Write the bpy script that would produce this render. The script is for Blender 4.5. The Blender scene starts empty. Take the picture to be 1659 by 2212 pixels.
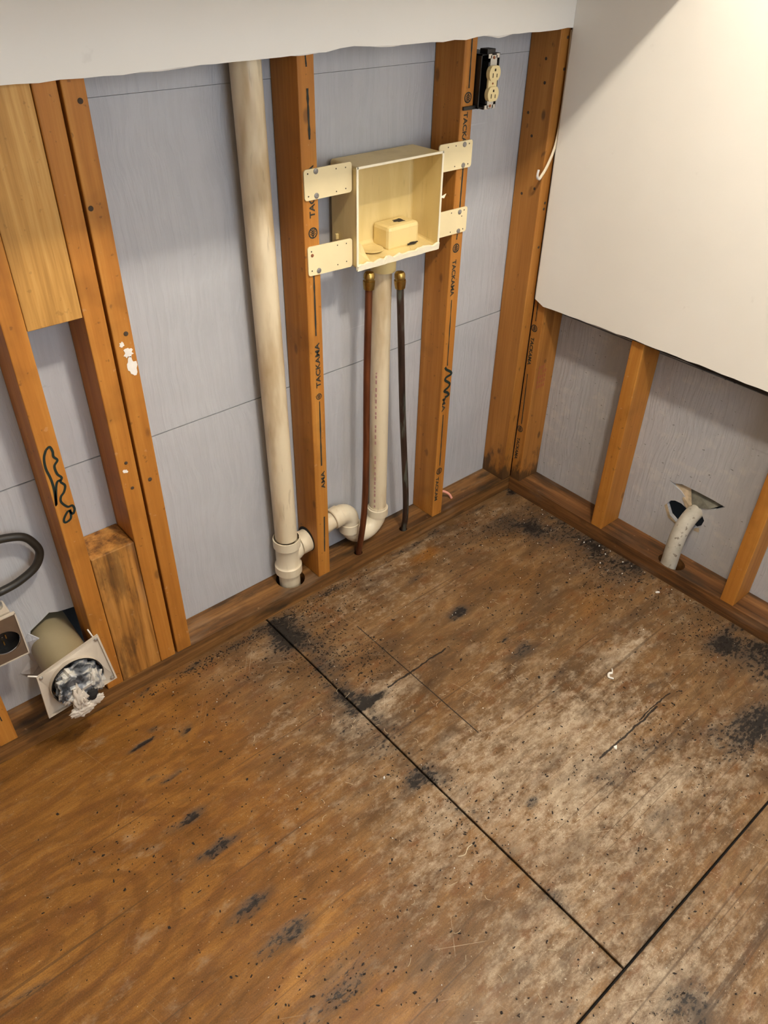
import bpy, bmesh, math, random
import numpy as np
from mathutils import Vector, Matrix
random.seed(7)
sc = bpy.context.scene
COL = sc.collection
R = math.radians

# ------------------------------------------------------------------ camera, light, exposure
cam = bpy.data.cameras.new('camera')
cam.sensor_width = 36.0
cam.lens = 27.37
cam.clip_start = 0.02
camo = bpy.data.objects.new('camera', cam)
COL.objects.link(camo)
camo.location = (-1.70725, -1.31245, 1.48760)
camo.rotation_euler = (R(52.9096), R(-1.0222), R(-40.7194))
sc.camera = camo

world = bpy.data.worlds.new('world')
world.use_nodes = True
world.node_tree.nodes['Background'].inputs[0].default_value = (0.75, 0.87, 1.0, 1)
world.node_tree.nodes['Background'].inputs[1].default_value = 1.0
sc.world = world

ld = bpy.data.lights.new('window_daylight', 'AREA')
ld.shape = 'RECTANGLE'
ld.size = 1.3
ld.size_y = 1.3
ld.energy = 6.5
ld.color = (0.86, 0.92, 1.0)
lo = bpy.data.objects.new('window_daylight', ld)
COL.objects.link(lo)
lo.location = (-1.0, -2.36, 1.5)
lo.rotation_euler = (R(90), 0, 0)           # faces +Y, into the room

LAMP_POWER = 66
LAMP_COLOR = (1.0, 0.90, 0.76)
sc.view_settings.view_transform = 'Standard'
sc.view_settings.look = 'None'
sc.view_settings.gamma = 1.0
sc.view_settings.use_curve_mapping = False
sc.view_settings.exposure = 1.15

# ------------------------------------------------------------------ node helpers
class NT:
    def __init__(s, name):
        s.m = bpy.data.materials.new(name)
        s.m.use_nodes = True
        s.t = s.m.node_tree
        s.t.nodes.clear()
        s.out = s.t.nodes.new('ShaderNodeOutputMaterial')
        s.b = s.t.nodes.new('ShaderNodeBsdfPrincipled')
        s.t.links.new(s.b.outputs[0], s.out.inputs[0])
    def n(s, typ, **kw):
        x = s.t.nodes.new(typ)
        for k, v in kw.items():
            setattr(x, k, v)
        return x
    def l(s, a, b):
        s.t.links.new(a, b)
    def put(s, sock, v):
        if hasattr(v, 'links') or isinstance(v, bpy.types.NodeSocket):
            s.l(v, sock)
        else:
            sock.default_value = v
    def math(s, op, a, b=0.0, clamp=False):
        x = s.n('ShaderNodeMath', operation=op, use_clamp=clamp)
        s.put(x.inputs[0], a)
        s.put(x.inputs[1], b)
        return x.outputs[0]
    def mix(s, f, a, b, blend='MIX'):
        x = s.n('ShaderNodeMix', data_type='RGBA', blend_type=blend)
        s.put(x.inputs[0], f)
        for i, v in ((6, a), (7, b)):
            if isinstance(v, tuple) and len(v) == 3:
                v = (*v, 1)
            s.put(x.inputs[i], v)
        return x.outputs[2]
    def coords(s, rand=True):
        tc = s.n('ShaderNodeTexCoord')
        if not rand:
            return tc.outputs['Object']
        oi = s.n('ShaderNodeObjectInfo')
        v = s.n('ShaderNodeVectorMath', operation='SCALE')
        v.inputs[0].default_value = (3.1, 7.7, 5.3)
        s.l(oi.outputs['Random'], v.inputs['Scale'])
        a = s.n('ShaderNodeVectorMath', operation='ADD')
        s.l(tc.outputs['Object'], a.inputs[0])
        s.l(v.outputs[0], a.inputs[1])
        return a.outputs[0]
    def scl(s, vec, sc3, loc=(0, 0, 0)):
        m = s.n('ShaderNodeMapping')
        s.l(vec, m.inputs['Vector'])
        m.inputs['Scale'].default_value = sc3
        m.inputs['Location'].default_value = loc
        return m.outputs[0]
    def noise(s, vec, scale=1.0, detail=4.0, rough=0.55, dist=0.0):
        x = s.n('ShaderNodeTexNoise')
        s.l(vec, x.inputs['Vector'])
        x.inputs['Scale'].default_value = scale
        x.inputs['Detail'].default_value = detail
        x.inputs['Roughness'].default_value = rough
        x.inputs['Distortion'].default_value = dist
        return x.outputs['Fac']
    def ramp(s, fac, stops, interp='LINEAR'):
        x = s.n('ShaderNodeValToRGB')
        x.color_ramp.interpolation = interp
        e = x.color_ramp.elements
        while len(e) < len(stops):
            e.new(0.5)
        for el, (p, c) in zip(e, stops):
            el.position = p
            el.color = (*c, 1) if isinstance(c, tuple) else (c, c, c, 1)
        s.l(fac, x.inputs[0])
        return x.outputs[0]
    def sm(s, fac, lo, hi):
        x = s.n('ShaderNodeMapRange', interpolation_type='SMOOTHSTEP')
        s.put(x.inputs[0], fac)
        x.inputs[1].default_value = lo
        x.inputs[2].default_value = hi
        return x.outputs[0]
    def bump(s, h, strength=0.3, dist=0.002):
        x = s.n('ShaderNodeBump')
        x.inputs['Strength'].default_value = strength
        x.inputs['Distance'].default_value = dist
        s.l(h, x.inputs['Height'])
        s.l(x.outputs[0], s.b.inputs['Normal'])
    def done(s, col=None, rough=None, metal=None, spec=None):
        if col is not None:
            s.put(s.b.inputs['Base Color'], (*col, 1) if isinstance(col, tuple) and len(col) == 3 else col)
        if rough is not None:
            s.put(s.b.inputs['Roughness'], rough)
        if metal is not None:
            s.put(s.b.inputs['Metallic'], metal)
        if spec is not None:
            s.b.inputs['Specular IOR Level'].default_value = spec
        return s.m

def plain(name, col, rough=0.5, metal=0.0, var=0.12, scale=25, spec=0.4, bump=0.0):
    t = NT(name)
    v = t.coords()
    n = t.noise(v, scale, 4)
    c = t.ramp(n, [(0.3, tuple(k * (1 - var) for k in col)), (0.7, tuple(min(1, k * (1 + var)) for k in col))])
    if bump:
        t.bump(t.noise(v, scale * 4, 3), bump, 0.001)
    return t.done(c, rough, metal, spec)

def wood(name, axis, dark, mid, light, rough=0.55, spots=1.0, mould=None, grain=1.0):
    """lumber: grain runs along axis (0,1,2); a few knots; optional mould speckle"""
    t = NT(name)
    v = t.coords()
    s = [34.0, 34.0, 34.0]
    s[axis] = 1.6
    g = t.noise(t.scl(v, tuple(s)), 1.0, 5, 0.6, 0.4)
    s2 = [150.0, 150.0, 150.0]
    s2[axis] = 5.0
    g2 = t.noise(t.scl(v, tuple(s2)), 1.0, 3, 0.6)
    gg = t.math('ADD', t.math('MULTIPLY', g, 0.7), t.math('MULTIPLY', g2, 0.3))
    c = t.ramp(gg, [(0.5 - 0.22 / grain, dark), (0.5, mid), (0.5 + 0.2 / grain, light)])
    blot = t.noise(v, 9.0, 3)
    c = t.mix(t.sm(blot, 0.52, 0.75), c, t.mix(0.5, c, tuple(k * 0.55 for k in mid)))
    # knots
    s3 = [26.0, 26.0, 26.0]
    s3[axis] = 13.0
    vo = t.n('ShaderNodeTexVoronoi')
    t.l(t.scl(v, tuple(s3)), vo.inputs['Vector'])
    vo.inputs['Scale'].default_value = 0.55
    k = t.math('SUBTRACT', 1.0, t.sm(vo.outputs['Distance'], 0.06, 0.13))
    c = t.mix(t.math('MULTIPLY', k, 0.7 * spots), c, (0.045, 0.022, 0.010))
    # scuffs: small pale and dark nicks
    n3 = t.noise(v, 55.0, 2)
    c = t.mix(t.math('MULTIPLY', t.sm(n3, 0.70, 0.76), 0.35 * spots), c, (0.62, 0.40, 0.22))
    n4 = t.noise(t.scl(v, (1, 1, 1), (4, 9, 2)), 70.0, 2)
    c = t.mix(t.math('MULTIPLY', t.sm(n4, 0.69, 0.74), 0.6 * spots), c, (0.06, 0.03, 0.012))
    if mould:
        sx = [18.0, 18.0, 18.0]
        sx[axis] = 5.0
        m1 = t.noise(t.scl(v, tuple(sx), (2, 3, 8)), 1.0, 6, 0.65)
        c = t.mix(t.math('MULTIPLY', t.sm(m1, 0.47, 0.64), mould), c, (0.022, 0.017, 0.011))
        m2 = t.noise(t.scl(v, tuple(sx), (7, 1, 4)), 0.8, 4)
        c = t.mix(t.math('MULTIPLY', t.sm(m2, 0.56, 0.7), mould * 0.4), c, (0.30, 0.22, 0.15))
    t.bump(gg, 0.25, 0.0015)
    return t.done(c, rough, 0.0, 0.35)

def stained_stud(name, axis_side):
    """stud whose foot carries black mould with a ragged upper limit"""
    t = NT(name)
    tc = t.coords(False)
    v = t.coords()
    g = t.noise(t.scl(v, (34, 34, 1.6)), 1.0, 5, 0.6, 0.4)
    g2 = t.noise(t.scl(v, (150, 150, 5)), 1.0, 3)
    gg = t.math('ADD', t.math('MULTIPLY', g, 0.7), t.math('MULTIPLY', g2, 0.3))
    c = t.ramp(gg, [(0.26, (0.24, 0.088, 0.014)), (0.5, (0.38, 0.155, 0.028)), (0.7, (0.49, 0.225, 0.048))])
    vo = t.n('ShaderNodeTexVoronoi')
    t.l(t.scl(v, (26, 26, 13)), vo.inputs['Vector'])
    vo.inputs['Scale'].default_value = 0.6
    k = t.math('SUBTRACT', 1.0, t.sm(vo.outputs['Distance'], 0.07, 0.14))
    c = t.mix(t.math('MULTIPLY', k, 0.7), c, (0.05, 0.025, 0.012))
    sp = t.n('ShaderNodeSeparateXYZ')
    t.l(tc, sp.inputs[0])
    m = t.noise(t.scl(v, (30, 30, 11)), 1.0, 5, 0.65)
    hgt = t.math('ADD', sp.outputs[2], t.math('MULTIPLY', t.math('SUBTRACT', m, 0.5), 0.42))
    foot = t.math('SUBTRACT', 1.0, t.sm(hgt, 0.005, 0.095))
    c = t.mix(t.math('MULTIPLY', foot, 0.8), c, (0.028, 0.020, 0.013))
    sk = t.noise(t.scl(v, (24, 24, 14)), 1.6, 3)
    c = t.mix(t.math('MULTIPLY', t.sm(sk, 0.64, 0.72), 0.55), c, (0.05, 0.028, 0.012))
    t.bump(gg, 0.25, 0.0015)
    return t.done(c, 0.55, 0.0, 0.35)

M = {}
M['stud'] = wood('stud_wood', 2, (0.29, 0.103, 0.013), (0.43, 0.168, 0.025), (0.54, 0.245, 0.046), spots=0.7)
M['stud_foot'] = stained_stud('stud_wood_mouldy_foot', 0)
M['block_up'] = wood('blocking_wood_pale', 2, (0.30, 0.145, 0.03), (0.52, 0.27, 0.065), (0.66, 0.39, 0.12), grain=1.5, spots=0.35)
M['block_low'] = wood('blocking_wood_weathered', 2, (0.16, 0.062, 0.012), (0.40, 0.175, 0.035), (0.52, 0.25, 0.06), grain=1.9, spots=0.5, mould=0.55)
M['plate_x'] = wood('plate_wood_back', 0, (0.060, 0.027, 0.009), (0.15, 0.067, 0.018), (0.28, 0.135, 0.040), grain=1.5, spots=0.6, mould=0.75)
M['plate_y'] = wood('plate_wood_side', 1, (0.055, 0.023, 0.008), (0.145, 0.060, 0.017), (0.25, 0.115, 0.036), grain=1.6, spots=0.5, mould=0.55)

def mk_drywall():
    t = NT('drywall_paint')
    v = t.coords(False)
    n = t.noise(v, 3.0, 3)
    c = t.ramp(n, [(0.3, (0.84, 0.81, 0.74)), (0.7, (0.89, 0.86, 0.79))])
    s = t.noise(t.scl(v, (1, 1, 1), (5, 2, 1)), 26.0, 3)
    c = t.mix(t.math('MULTIPLY', t.sm(s, 0.70, 0.78), 0.15), c, (0.5, 0.45, 0.38))
    t.bump(t.noise(v, 160.0, 2), 0.08, 0.001)
    return t.done(c, 0.62, 0.0, 0.3)
M['drywall'] = mk_drywall()
M['gypsum'] = plain('gypsum_core', (0.55, 0.52, 0.48), 0.9, var=0.25, scale=60, bump=0.4)
M['tan_paint'] = plain('left_wall_paint', (0.26, 0.22, 0.17), 0.7, var=0.03, scale=4)
M['paint'] = plain('room_paint', (0.55, 0.53, 0.49), 0.7, var=0.03, scale=4)

def mk_sheath(name, axis, smudge):
    t = NT(name)
    v = t.coords(False)
    # embossed wood-grain relief running up the board, slightly wavy
    s = (95, 95, 5.5)
    w = t.noise(v, 4.0, 2)
    wv = t.n('ShaderNodeVectorMath', operation='ADD')
    t.l(t.scl(v, s), wv.inputs[0])
    cb = t.n('ShaderNodeCombineXYZ')
    t.l(t.math('MULTIPLY', w, 5.0), cb.inputs[0])
    t.l(t.math('MULTIPLY', w, 5.0), cb.inputs[1])
    t.l(cb.outputs[0], wv.inputs[1])
    g = t.noise(wv.outputs[0], 1.0, 3, 0.6)
    g = t.sm(g, 0.36, 0.64)
    n = t.noise(v, 5.0, 4)
    c = t.ramp(n, [(0.3, (0.420, 0.425, 0.445)), (0.7, (0.480, 0.485, 0.505))])
    c = t.mix(t.math('MULTIPLY', t.sm(g, 0.0, 1.0), 0.10), c, (0.66, 0.67, 0.70))
    # chalk lines scuffed on in the factory
    h = t.noise(t.scl(v, (1.2, 1.2, 60)), 1.0, 2)
    c = t.mix(t.math('MULTIPLY', t.sm(h, 0.72, 0.76), 0.25), c, (0.70, 0.71, 0.74))
    d = t.noise(v, 75.0, 2)
    c = t.mix(t.math('MULTIPLY', t.sm(d, 0.73, 0.77), 0.5 * smudge), c, (0.14, 0.13, 0.12))
    if smudge > 0.5:
        p = t.noise(t.scl(v, (1, 14, 22), (3, 3, 1)), 1.4, 4)
        c = t.mix(t.math('MULTIPLY', t.sm(p, 0.52, 0.68), 0.45), c, (0.60, 0.58, 0.55))
        q = t.noise(t.scl(v, (1, 60, 130), (3, 3, 1)), 1.0, 2)
        c = t.mix(t.math('MULTIPLY', t.sm(q, 0.69, 0.73), 0.75), c, (0.10, 0.09, 0.08))
    t.bump(g, 0.55, 0.0012)
    return t.done(c, 0.55, 0.0, 0.35)
M['sheath'] = mk_sheath('sheathing_back', 0, 0.3)
M['sheath_r'] = mk_sheath('sheathing_side', 1, 1.0)

def mk_pvc(name, base, stain, amt):
    t = NT(name)
    v = t.coords(False)
    n = t.noise(t.scl(v, (14, 14, 3.2)), 1.0, 4)
    c = t.mix(t.math('MULTIPLY', t.sm(n, 0.42, 0.66), amt), base, stain)
    n2 = t.noise(t.scl(v, (90, 90, 12)), 1.0, 3)
    c = t.mix(t.math('MULTIPLY', t.sm(n2, 0.62, 0.72), 0.4 * amt), c, tuple(k * 0.5 for k in stain))
    return t.done(c, 0.36, 0.0, 0.45)
M['pvc'] = mk_pvc('ivory_pvc', (0.74, 0.63, 0.44), (0.40, 0.27, 0.125), 0.75)
M['pvc_fit'] = mk_pvc('ivory_pvc_fitting', (0.76, 0.67, 0.50), (0.55, 0.42, 0.25), 0.5)
M['boxplastic'] = mk_pvc('yellowed_plastic', (0.77, 0.61, 0.28), (0.60, 0.44, 0.16), 0.55)
M['boxrim'] = plain('plastic_rim', (0.86, 0.79, 0.60), 0.45, var=0.05)
M['bracket'] = plain('bracket_plastic', (0.82, 0.69, 0.41), 0.42, var=0.04, scale=12)
M['hole'] = plain('pinhole_dark', (0.06, 0.04, 0.025), 0.9)
M['dark'] = plain('cavity_dark', (0.020, 0.018, 0.017), 0.9)
M['soot'] = plain('mould_crust', (0.030, 0.024, 0.018), 0.95, bump=0.5, scale=60)
M['nailhead'] = plain('galvanised_nail', (0.30, 0.28, 0.26), 0.5, 0.6, var=0.25, scale=120)
M['rust'] = plain('rusty_screw', (0.30, 0.11, 0.05), 0.6, 0.4, var=0.3, scale=120)
M['brass'] = plain('brass', (0.46, 0.30, 0.085), 0.30, 1.0, var=0.18, scale=70)
def mk_copper(name, a, b, c3, fac):
    t = NT(name)
    v = t.coords(False)
    n = t.noise(t.scl(v, (60, 60, 9)), 1.0, 4)
    c = t.ramp(n, [(0.3, a), (0.68, b)])
    n2 = t.noise(t.scl(v, (40, 40, 7), (3, 1, 5)), 1.0, 4)
    c = t.mix(t.math('MULTIPLY', t.sm(n2, 0.5, 0.62), fac), c, c3)
    return t.done(c, 0.42, 0.45, 0.5)
M['copper'] = mk_copper('tarnished_copper', (0.085, 0.024, 0.009), (0.20, 0.062, 0.020), (0.10, 0.04, 0.02), 0.4)
M['copper_green'] = mk_copper('dark_verdigris_copper', (0.030, 0.018, 0.013), (0.075, 0.042, 0.03), (0.17, 0.20, 0.165), 0.55)
M['ink'] = plain('lumber_ink', (0.030, 0.030, 0.022), 0.8, var=0.3, scale=90)
M['inkgreen'] = plain('marker_ink', (0.008, 0.020, 0.016), 0.6)
M['inkred'] = plain('grade_stamp_ink', (0.36, 0.10, 0.05), 0.8)
M['inkpink'] = plain('pipe_print_ink', (0.50, 0.27, 0.24), 0.7)
M['blackbox'] = plain('black_plastic', (0.010, 0.010, 0.010), 0.35, spec=0.5)
M['steel'] = plain('plated_steel', (0.55, 0.54, 0.51), 0.32, 0.85, var=0.15, scale=60)
M['ivory'] = plain('ivory_receptacle', (0.78, 0.64, 0.33), 0.35, var=0.03)
M['cable_white'] = plain('white_cable_jacket', (0.74, 0.64, 0.46), 0.5, var=0.06)
M['cable_end'] = plain('frayed_paper', (0.80, 0.76, 0.70), 0.8, var=0.1)
M['pink'] = plain('pink_wire_jacket', (0.80, 0.36, 0.27), 0.45, var=0.08)
M['rubber'] = plain('black_cable_jacket', (0.020, 0.017, 0.013), 0.42, var=0.2)
M['duct'] = plain('tan_duct', (0.40, 0.335, 0.20), 0.42, 0.15, var=0.10, scale=9)
M['flange'] = plain('beige_flange_plastic', (0.56, 0.49, 0.40), 0.32, var=0.06, scale=12)
M['brown_plate'] = plain('brown_receptacle', (0.13, 0.085, 0.055), 0.4, var=0.1)
M['greypipe'] = None
def mk_greypipe():
    t = NT('grey_dirty_conduit')
    v = t.coords(False)
    n = t.noise(v, 22.0, 4)
    c = t.ramp(n, [(0.3, (0.40, 0.37, 0.30)), (0.7, (0.60, 0.56, 0.47))])
    d = t.noise(t.scl(v, (1, 1, 1), (2, 7, 1)), 55.0, 3)
    c = t.mix(t.math('MULTIPLY', t.sm(d, 0.60, 0.68), 0.75), c, (0.12, 0.08, 0.05))
    return t.done(c, 0.6, 0.0, 0.3)
M['greypipe'] = mk_greypipe()
def mk_bag():
    t = NT('crumpled_grey_film')
    v = t.coords(False)
    n = t.noise(v, 17.0, 3, 0.5, 2.0)
    c = t.ramp(n, [(0.38, (0.035, 0.040, 0.048)), (0.48, (0.20, 0.21, 0.225)), (0.56, (0.55, 0.53, 0.48)), (0.7, (0.66, 0.62, 0.54))])
    return t.done(c, 0.32, 0.0, 0.5)
M['bag'] = mk_bag()
M['bagpale'] = plain('pale_crumpled_film', (0.62, 0.56, 0.48), 0.4, var=0.12, scale=30)
M['foil'] = plain('torn_foil_flap', (0.17, 0.165, 0.13), 0.6, var=0.35, scale=45)
M['foam'] = plain('torn_paper_edge', (0.50, 0.40, 0.27), 0.9, var=0.3, scale=60)
M['crumb'] = plain('plaster_crumb', (0.80, 0.77, 0.70), 0.85, var=0.08)
M['fibre'] = plain('wood_splinter', (0.66, 0.54, 0.36), 0.8, var=0.2, scale=50)
M['flake'] = plain('black_flake', (0.022, 0.015, 0.011), 0.9, var=0.4, scale=90)
M['cabinet'] = plain('cabinet_white', (0.72, 0.70, 0.66), 0.45, var=0.02)
M['caulk'] = plain('caulk_line', (0.42, 0.36, 0.28), 0.8, var=0.25, scale=60)

# ------------------------------------------------------------------ mesh helpers
def V(*a):
    return Vector(a)
def bm_box(bm, lo, hi, bev=0.0):
    r = bmesh.ops.create_cube(bm, size=1.0)
    lo, hi = Vector(lo), Vector(hi)
    c, s = (lo + hi) / 2, hi - lo
    for v in r['verts']:
        v.co = Vector((v.co.x * s.x, v.co.y * s.y, v.co.z * s.z)) + c
    if bev:
        es = list({e for v in r['verts'] for e in v.link_edges})
        bmesh.ops.bevel(bm, geom=es, offset=bev, segments=2, affect='EDGES', profile=0.5)
    return bm
def box(lo, hi, bev=0.0):
    return bm_box(bmesh.new(), lo, hi, bev)
def catmull(pts, n=8):
    P = [Vector(p) for p in pts]
    P = [2 * P[0] - P[1]] + P + [2 * P[-1] - P[-2]]
    out = []
    for i in range(1, len(P) - 2):
        for k in range(n):
            t = k / n
            a, b, c, d = P[i - 1], P[i], P[i + 1], P[i + 2]
            out.append(0.5 * ((2 * b) + (c - a) * t + (2 * a - 5 * b + 4 * c - d) * t * t + (3 * b - a - 3 * c + d) * t ** 3))
    out.append(P[-2])
    return out
def tube(bm, pts, rad, seg=20, cap=True, flat=None):
    """tube along pts; rad number or list; flat=(a,b) gives an oval section"""
    P = [Vector(p) for p in pts]
    n = len(P)
    rads = rad if isinstance(rad, (list, tuple)) else [rad] * n
    t0 = (P[1] - P[0]).normalized()
    up = Vector((0, 0, 1)) if abs(t0.z) < 0.9 else Vector((0, 1, 0))
    u = t0.cross(up).normalized()
    rings = []
    for i in range(n):
        t = (P[min(i + 1, n - 1)] - P[max(i - 1, 0)]).normalized()
        u = (u - t * u.dot(t)).normalized()
        w = t.cross(u)
        ring = []
        for k in range(seg):
            a = 2 * math.pi * k / seg
            fa, fb = flat if flat else (1, 1)
            ring.append(bm.verts.new(P[i] + rads[i] * (u * math.cos(a) * fa + w * math.sin(a) * fb)))
        rings.append(ring)
    for a, b in zip(rings, rings[1:]):
        for k in range(seg):
            f = bm.faces.new((a[k], a[(k + 1) % seg], b[(k + 1) % seg], b[k]))
            f.smooth = True
    if cap:
        bm.faces.new(list(reversed(rings[0])))
        bm.faces.new(rings[-1])
    return bm
def lathe(bm, p, d, prof, seg=24, cap=True):
    """rings (t, r) along direction d from p"""
    d = Vector(d).normalized()
    up = Vector((0, 0, 1)) if abs(d.z) < 0.9 else Vector((0, 1, 0))
    u = d.cross(up).normalized()
    w = d.cross(u)
    p = Vector(p)
    rings = []
    for t, r in prof:
        rings.append([bm.verts.new(p + d * t + r * (u * math.cos(2 * math.pi * k / seg) + w * math.sin(2 * math.pi * k / seg))) for k in range(seg)])
    for a, b in zip(rings, rings[1:]):
        for k in range(seg):
            f = bm.faces.new((a[k], b[k], b[(k + 1) % seg], a[(k + 1) % seg]))
            f.smooth = True
    if cap:
        if prof[0][1] > 1e-5:
            bm.faces.new(rings[0])
        if prof[-1][1] > 1e-5:
            bm.faces.new(list(reversed(rings[-1])))
    return bm
def prism(bm, poly, off):
    """closed polygon (3D points) extruded by vector off"""
    a = [bm.verts.new(Vector(p)) for p in poly]
    b = [bm.verts.new(Vector(p) + Vector(off)) for p in poly]
    bm.faces.new(a)
    bm.faces.new(list(reversed(b)))
    n = len(a)
    for k in range(n):
        bm.faces.new((a[k], b[k], b[(k + 1) % n], a[(k + 1) % n]))
    return bm
def holed(outer, holes, off):
    """flat sheet with holes, given thickness off (vector)"""
    bm = bmesh.new()
    es = []
    for loop in [outer] + holes:
        vs = [bm.verts.new(Vector(p)) for p in loop]
        for i in range(len(vs)):
            es.append(bm.edges.new((vs[i], vs[(i + 1) % len(vs)])))
    bmesh.ops.triangle_fill(bm, use_beauty=True, use_dissolve=False, edges=es)
    r = bmesh.ops.extrude_face_region(bm, geom=bm.faces[:])
    for v in r['geom']:
        if isinstance(v, bmesh.types.BMVert):
            v.co += Vector(off)
    return bm
def ribbon(bm, pts, width, normal):
    """flat painted stroke"""
    N = Vector(normal)
    P = [Vector(p) for p in pts]
    prev = None
    for i, p in enumerate(P):
        t = (P[min(i + 1, len(P) - 1)] - P[max(i - 1, 0)]).normalized()
        s = t.cross(N).normalized() * (width[i] if isinstance(width, list) else width) / 2
        cur = (bm.verts.new(p - s), bm.verts.new(p + s))
        if prev:
            f = bm.faces.new((prev[0], cur[0], cur[1], prev[1]))
        prev = cur
    return bm

def link(name, me, parent):
    o = bpy.data.objects.new(name, me)
    COL.objects.link(o)
    if parent:
        o.parent = parent
    return o
ORG = {}
def mk(name, bm, mat, parent=None, origin=None, label=None, cat=None, group=None, kind=None, recalc=True):
    """bm in world coordinates -> object; children share their parent's origin"""
    if parent is not None:
        origin = ORG[parent.name]
    origin = Vector(origin) if origin is not None else Vector((0, 0, 0))
    if recalc:
        bmesh.ops.recalc_face_normals(bm, faces=bm.faces[:])
    bmesh.ops.translate(bm, verts=bm.verts[:], vec=-origin)
    for e in bm.edges:
        if len(e.link_faces) == 2 and e.calc_face_angle(0) > 0.62:
            e.smooth = False
    me = bpy.data.meshes.new(name)
    bm.to_mesh(me)
    bm.free()
    me.materials.append(M[mat])
    o = link(name, me, parent)
    if parent is None:
        o.location = origin
    ORG[o.name] = origin
    tag(o, label, cat, group, kind)
    return o
def tag(o, label=None, cat=None, group=None, kind=None):
    if label: o['label'] = label
    if cat: o['category'] = cat
    if group: o['group'] = group
    if kind: o['kind'] = kind
    return o
def thing(name, origin, label, cat, group=None):
    o = bpy.data.objects.new(name, None)
    COL.objects.link(o)
    o.empty_display_size = 0.05
    o.location = origin
    ORG[o.name] = Vector(origin)
    return tag(o, label, cat, group)

# ------------------------------------------------------------------ dimensions (metres)
D, W = 0.089, 0.038          # stud depth, stud width
PZ = 0.049                   # top of the bottom plate above the subfloor
TOP = 2.44
XL, YF = -2.30, -2.42        # left and front limits of the room
SEAM = 0.5976

# ------------------------------------------------------------------ floor: plywood sheets with gaps
rng = np.random.default_rng(11)
_lat = rng.random((256, 256))
def vnoise(x, y):
    xi, yi = np.floor(x).astype(int), np.floor(y).astype(int)
    fx, fy = x - xi, y - yi
    fx, fy = fx * fx * (3 - 2 * fx), fy * fy * (3 - 2 * fy)
    a = _lat[xi % 256, yi % 256]; b = _lat[(xi + 1) % 256, yi % 256]
    c = _lat[xi % 256, (yi + 1) % 256]; d = _lat[(xi + 1) % 256, (yi + 1) % 256]
    return (a * (1 - fx) + b * fx) * (1 - fy) + (c * (1 - fx) + d * fx) * fy
def fbm(x, y, o=4):
    s, a, t = 0, 0.5, 0
    for i in range(o):
        s = s + a * vnoise(x * 2 ** i + 17 * i, y * 2 ** i + 31 * i); t += a; a *= 0.55
    return s / t
# stains, plus a painted shadow band: x, y, half-length along the grain, half-width, strength
MOLD_SHADE = [(-.22,-.10,.22,.055,.42), (-.10,-.30,.13,.10,.30), (-.07,-.52,.10,.12,.30), (-.06,-.90,.10,.12,.40), (-.30,-1.02,.20,.06,.40), (-.78,-.06,.20,.035,.30), (-.93,-.70,.05,.10,.35), (-.42,-.62,.10,.03,.30), (-.62,-.42,.12,.025,.25), (-.58,-.87,.09,.05,.35), (-.99,-.33,.09,.06,.42),
        (-.536,-.302,.035,.020,1.1), (-.555,-.318,.05,.025,.5), (-.537,-.136,.05,.018,.8), (-.518,-.456,.02,.010,1.0), (-.527,-.512,.06,.028,.75),
        (-.49,-.50,.03,.02,.5), (-.516,-.631,.045,.026,.6), (-.10,-.192,.055,.035,1.0), (-.07,-.25,.09,.05,.55), (-.13,-.13,.10,.04,.5),
        (-.062,-.476,.10,.07,.55), (-.12,-.40,.12,.05,.35), (-.03,-.358,.05,.06,.6), (-.098,-.837,.05,.035,1.2), (-.05,-.93,.09,.08,.6),
        (-.668,-.902,.05,.03,.55), (-.825,-.814,.025,.012,1.0), (-.68,-.86,.06,.02,.5), (-.907,-.390,.050,.012,1.3), (-.93,-.385,.04,.03,.4),
        (-.932,-.101,.06,.045,.75), (-.91,-.172,.055,.05,.6), (-.921,-.245,.06,.05,.6), (-.94,-.05,.05,.04,.7), (-1.0,-.12,.06,.05,.5),
        (-1.401,-.151,.045,.008,1.3), (-1.294,-.179,.026,.020,.95), (-1.36,-.128,.018,.010,.9), (-1.385,-.270,.03,.009,1.0), (-1.42,-.25,.03,.012,.6),
        (-1.411,-.377,.055,.014,1.1), (-1.397,-.474,.06,.018,1.1), (-1.407,-.617,.06,.022,1.05), (-1.378,-.703,.085,.028,1.0), (-1.363,-.843,.12,.038,.85),
        (-1.33,-.80,.10,.02,.4), (-.992,-.615,.05,.028,.7), (-.97,-.60,.035,.045,.6), (-.951,-.475,.12,.05,.5), (-1.02,-.40,.13,.05,.45), (-1.0,-.52,.12,.04,.35),
        (-.955,-1.228,.10,.06,.55), (-.90,-1.26,.06,.05,.5), (-.272,-1.009,.16,.07,.55), (-.20,-1.06,.16,.06,.5), (-1.78,-.49,.05,.010,.8),  # entries at the front right paint a shadow band into the floor colour
        (-1.75,-.55,.14,.03,.35), (-1.06,-.70,.07,.012,.35), (-.60,-1.0,.09,.06,.22), (-.40,-.93,.08,.05,.35), (-.50,-.90,.07,.035,.5),
        (-.64,-1.02,.05,.04,.35), (-.75,-1.06,.12,.05,.35), (-.90,-.98,.10,.04,.4), (-.95,-.87,.04,.04,.5), (-.36,-.79,.02,.012,.8), (-.30,-.80,.015,.010,.8)]
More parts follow.
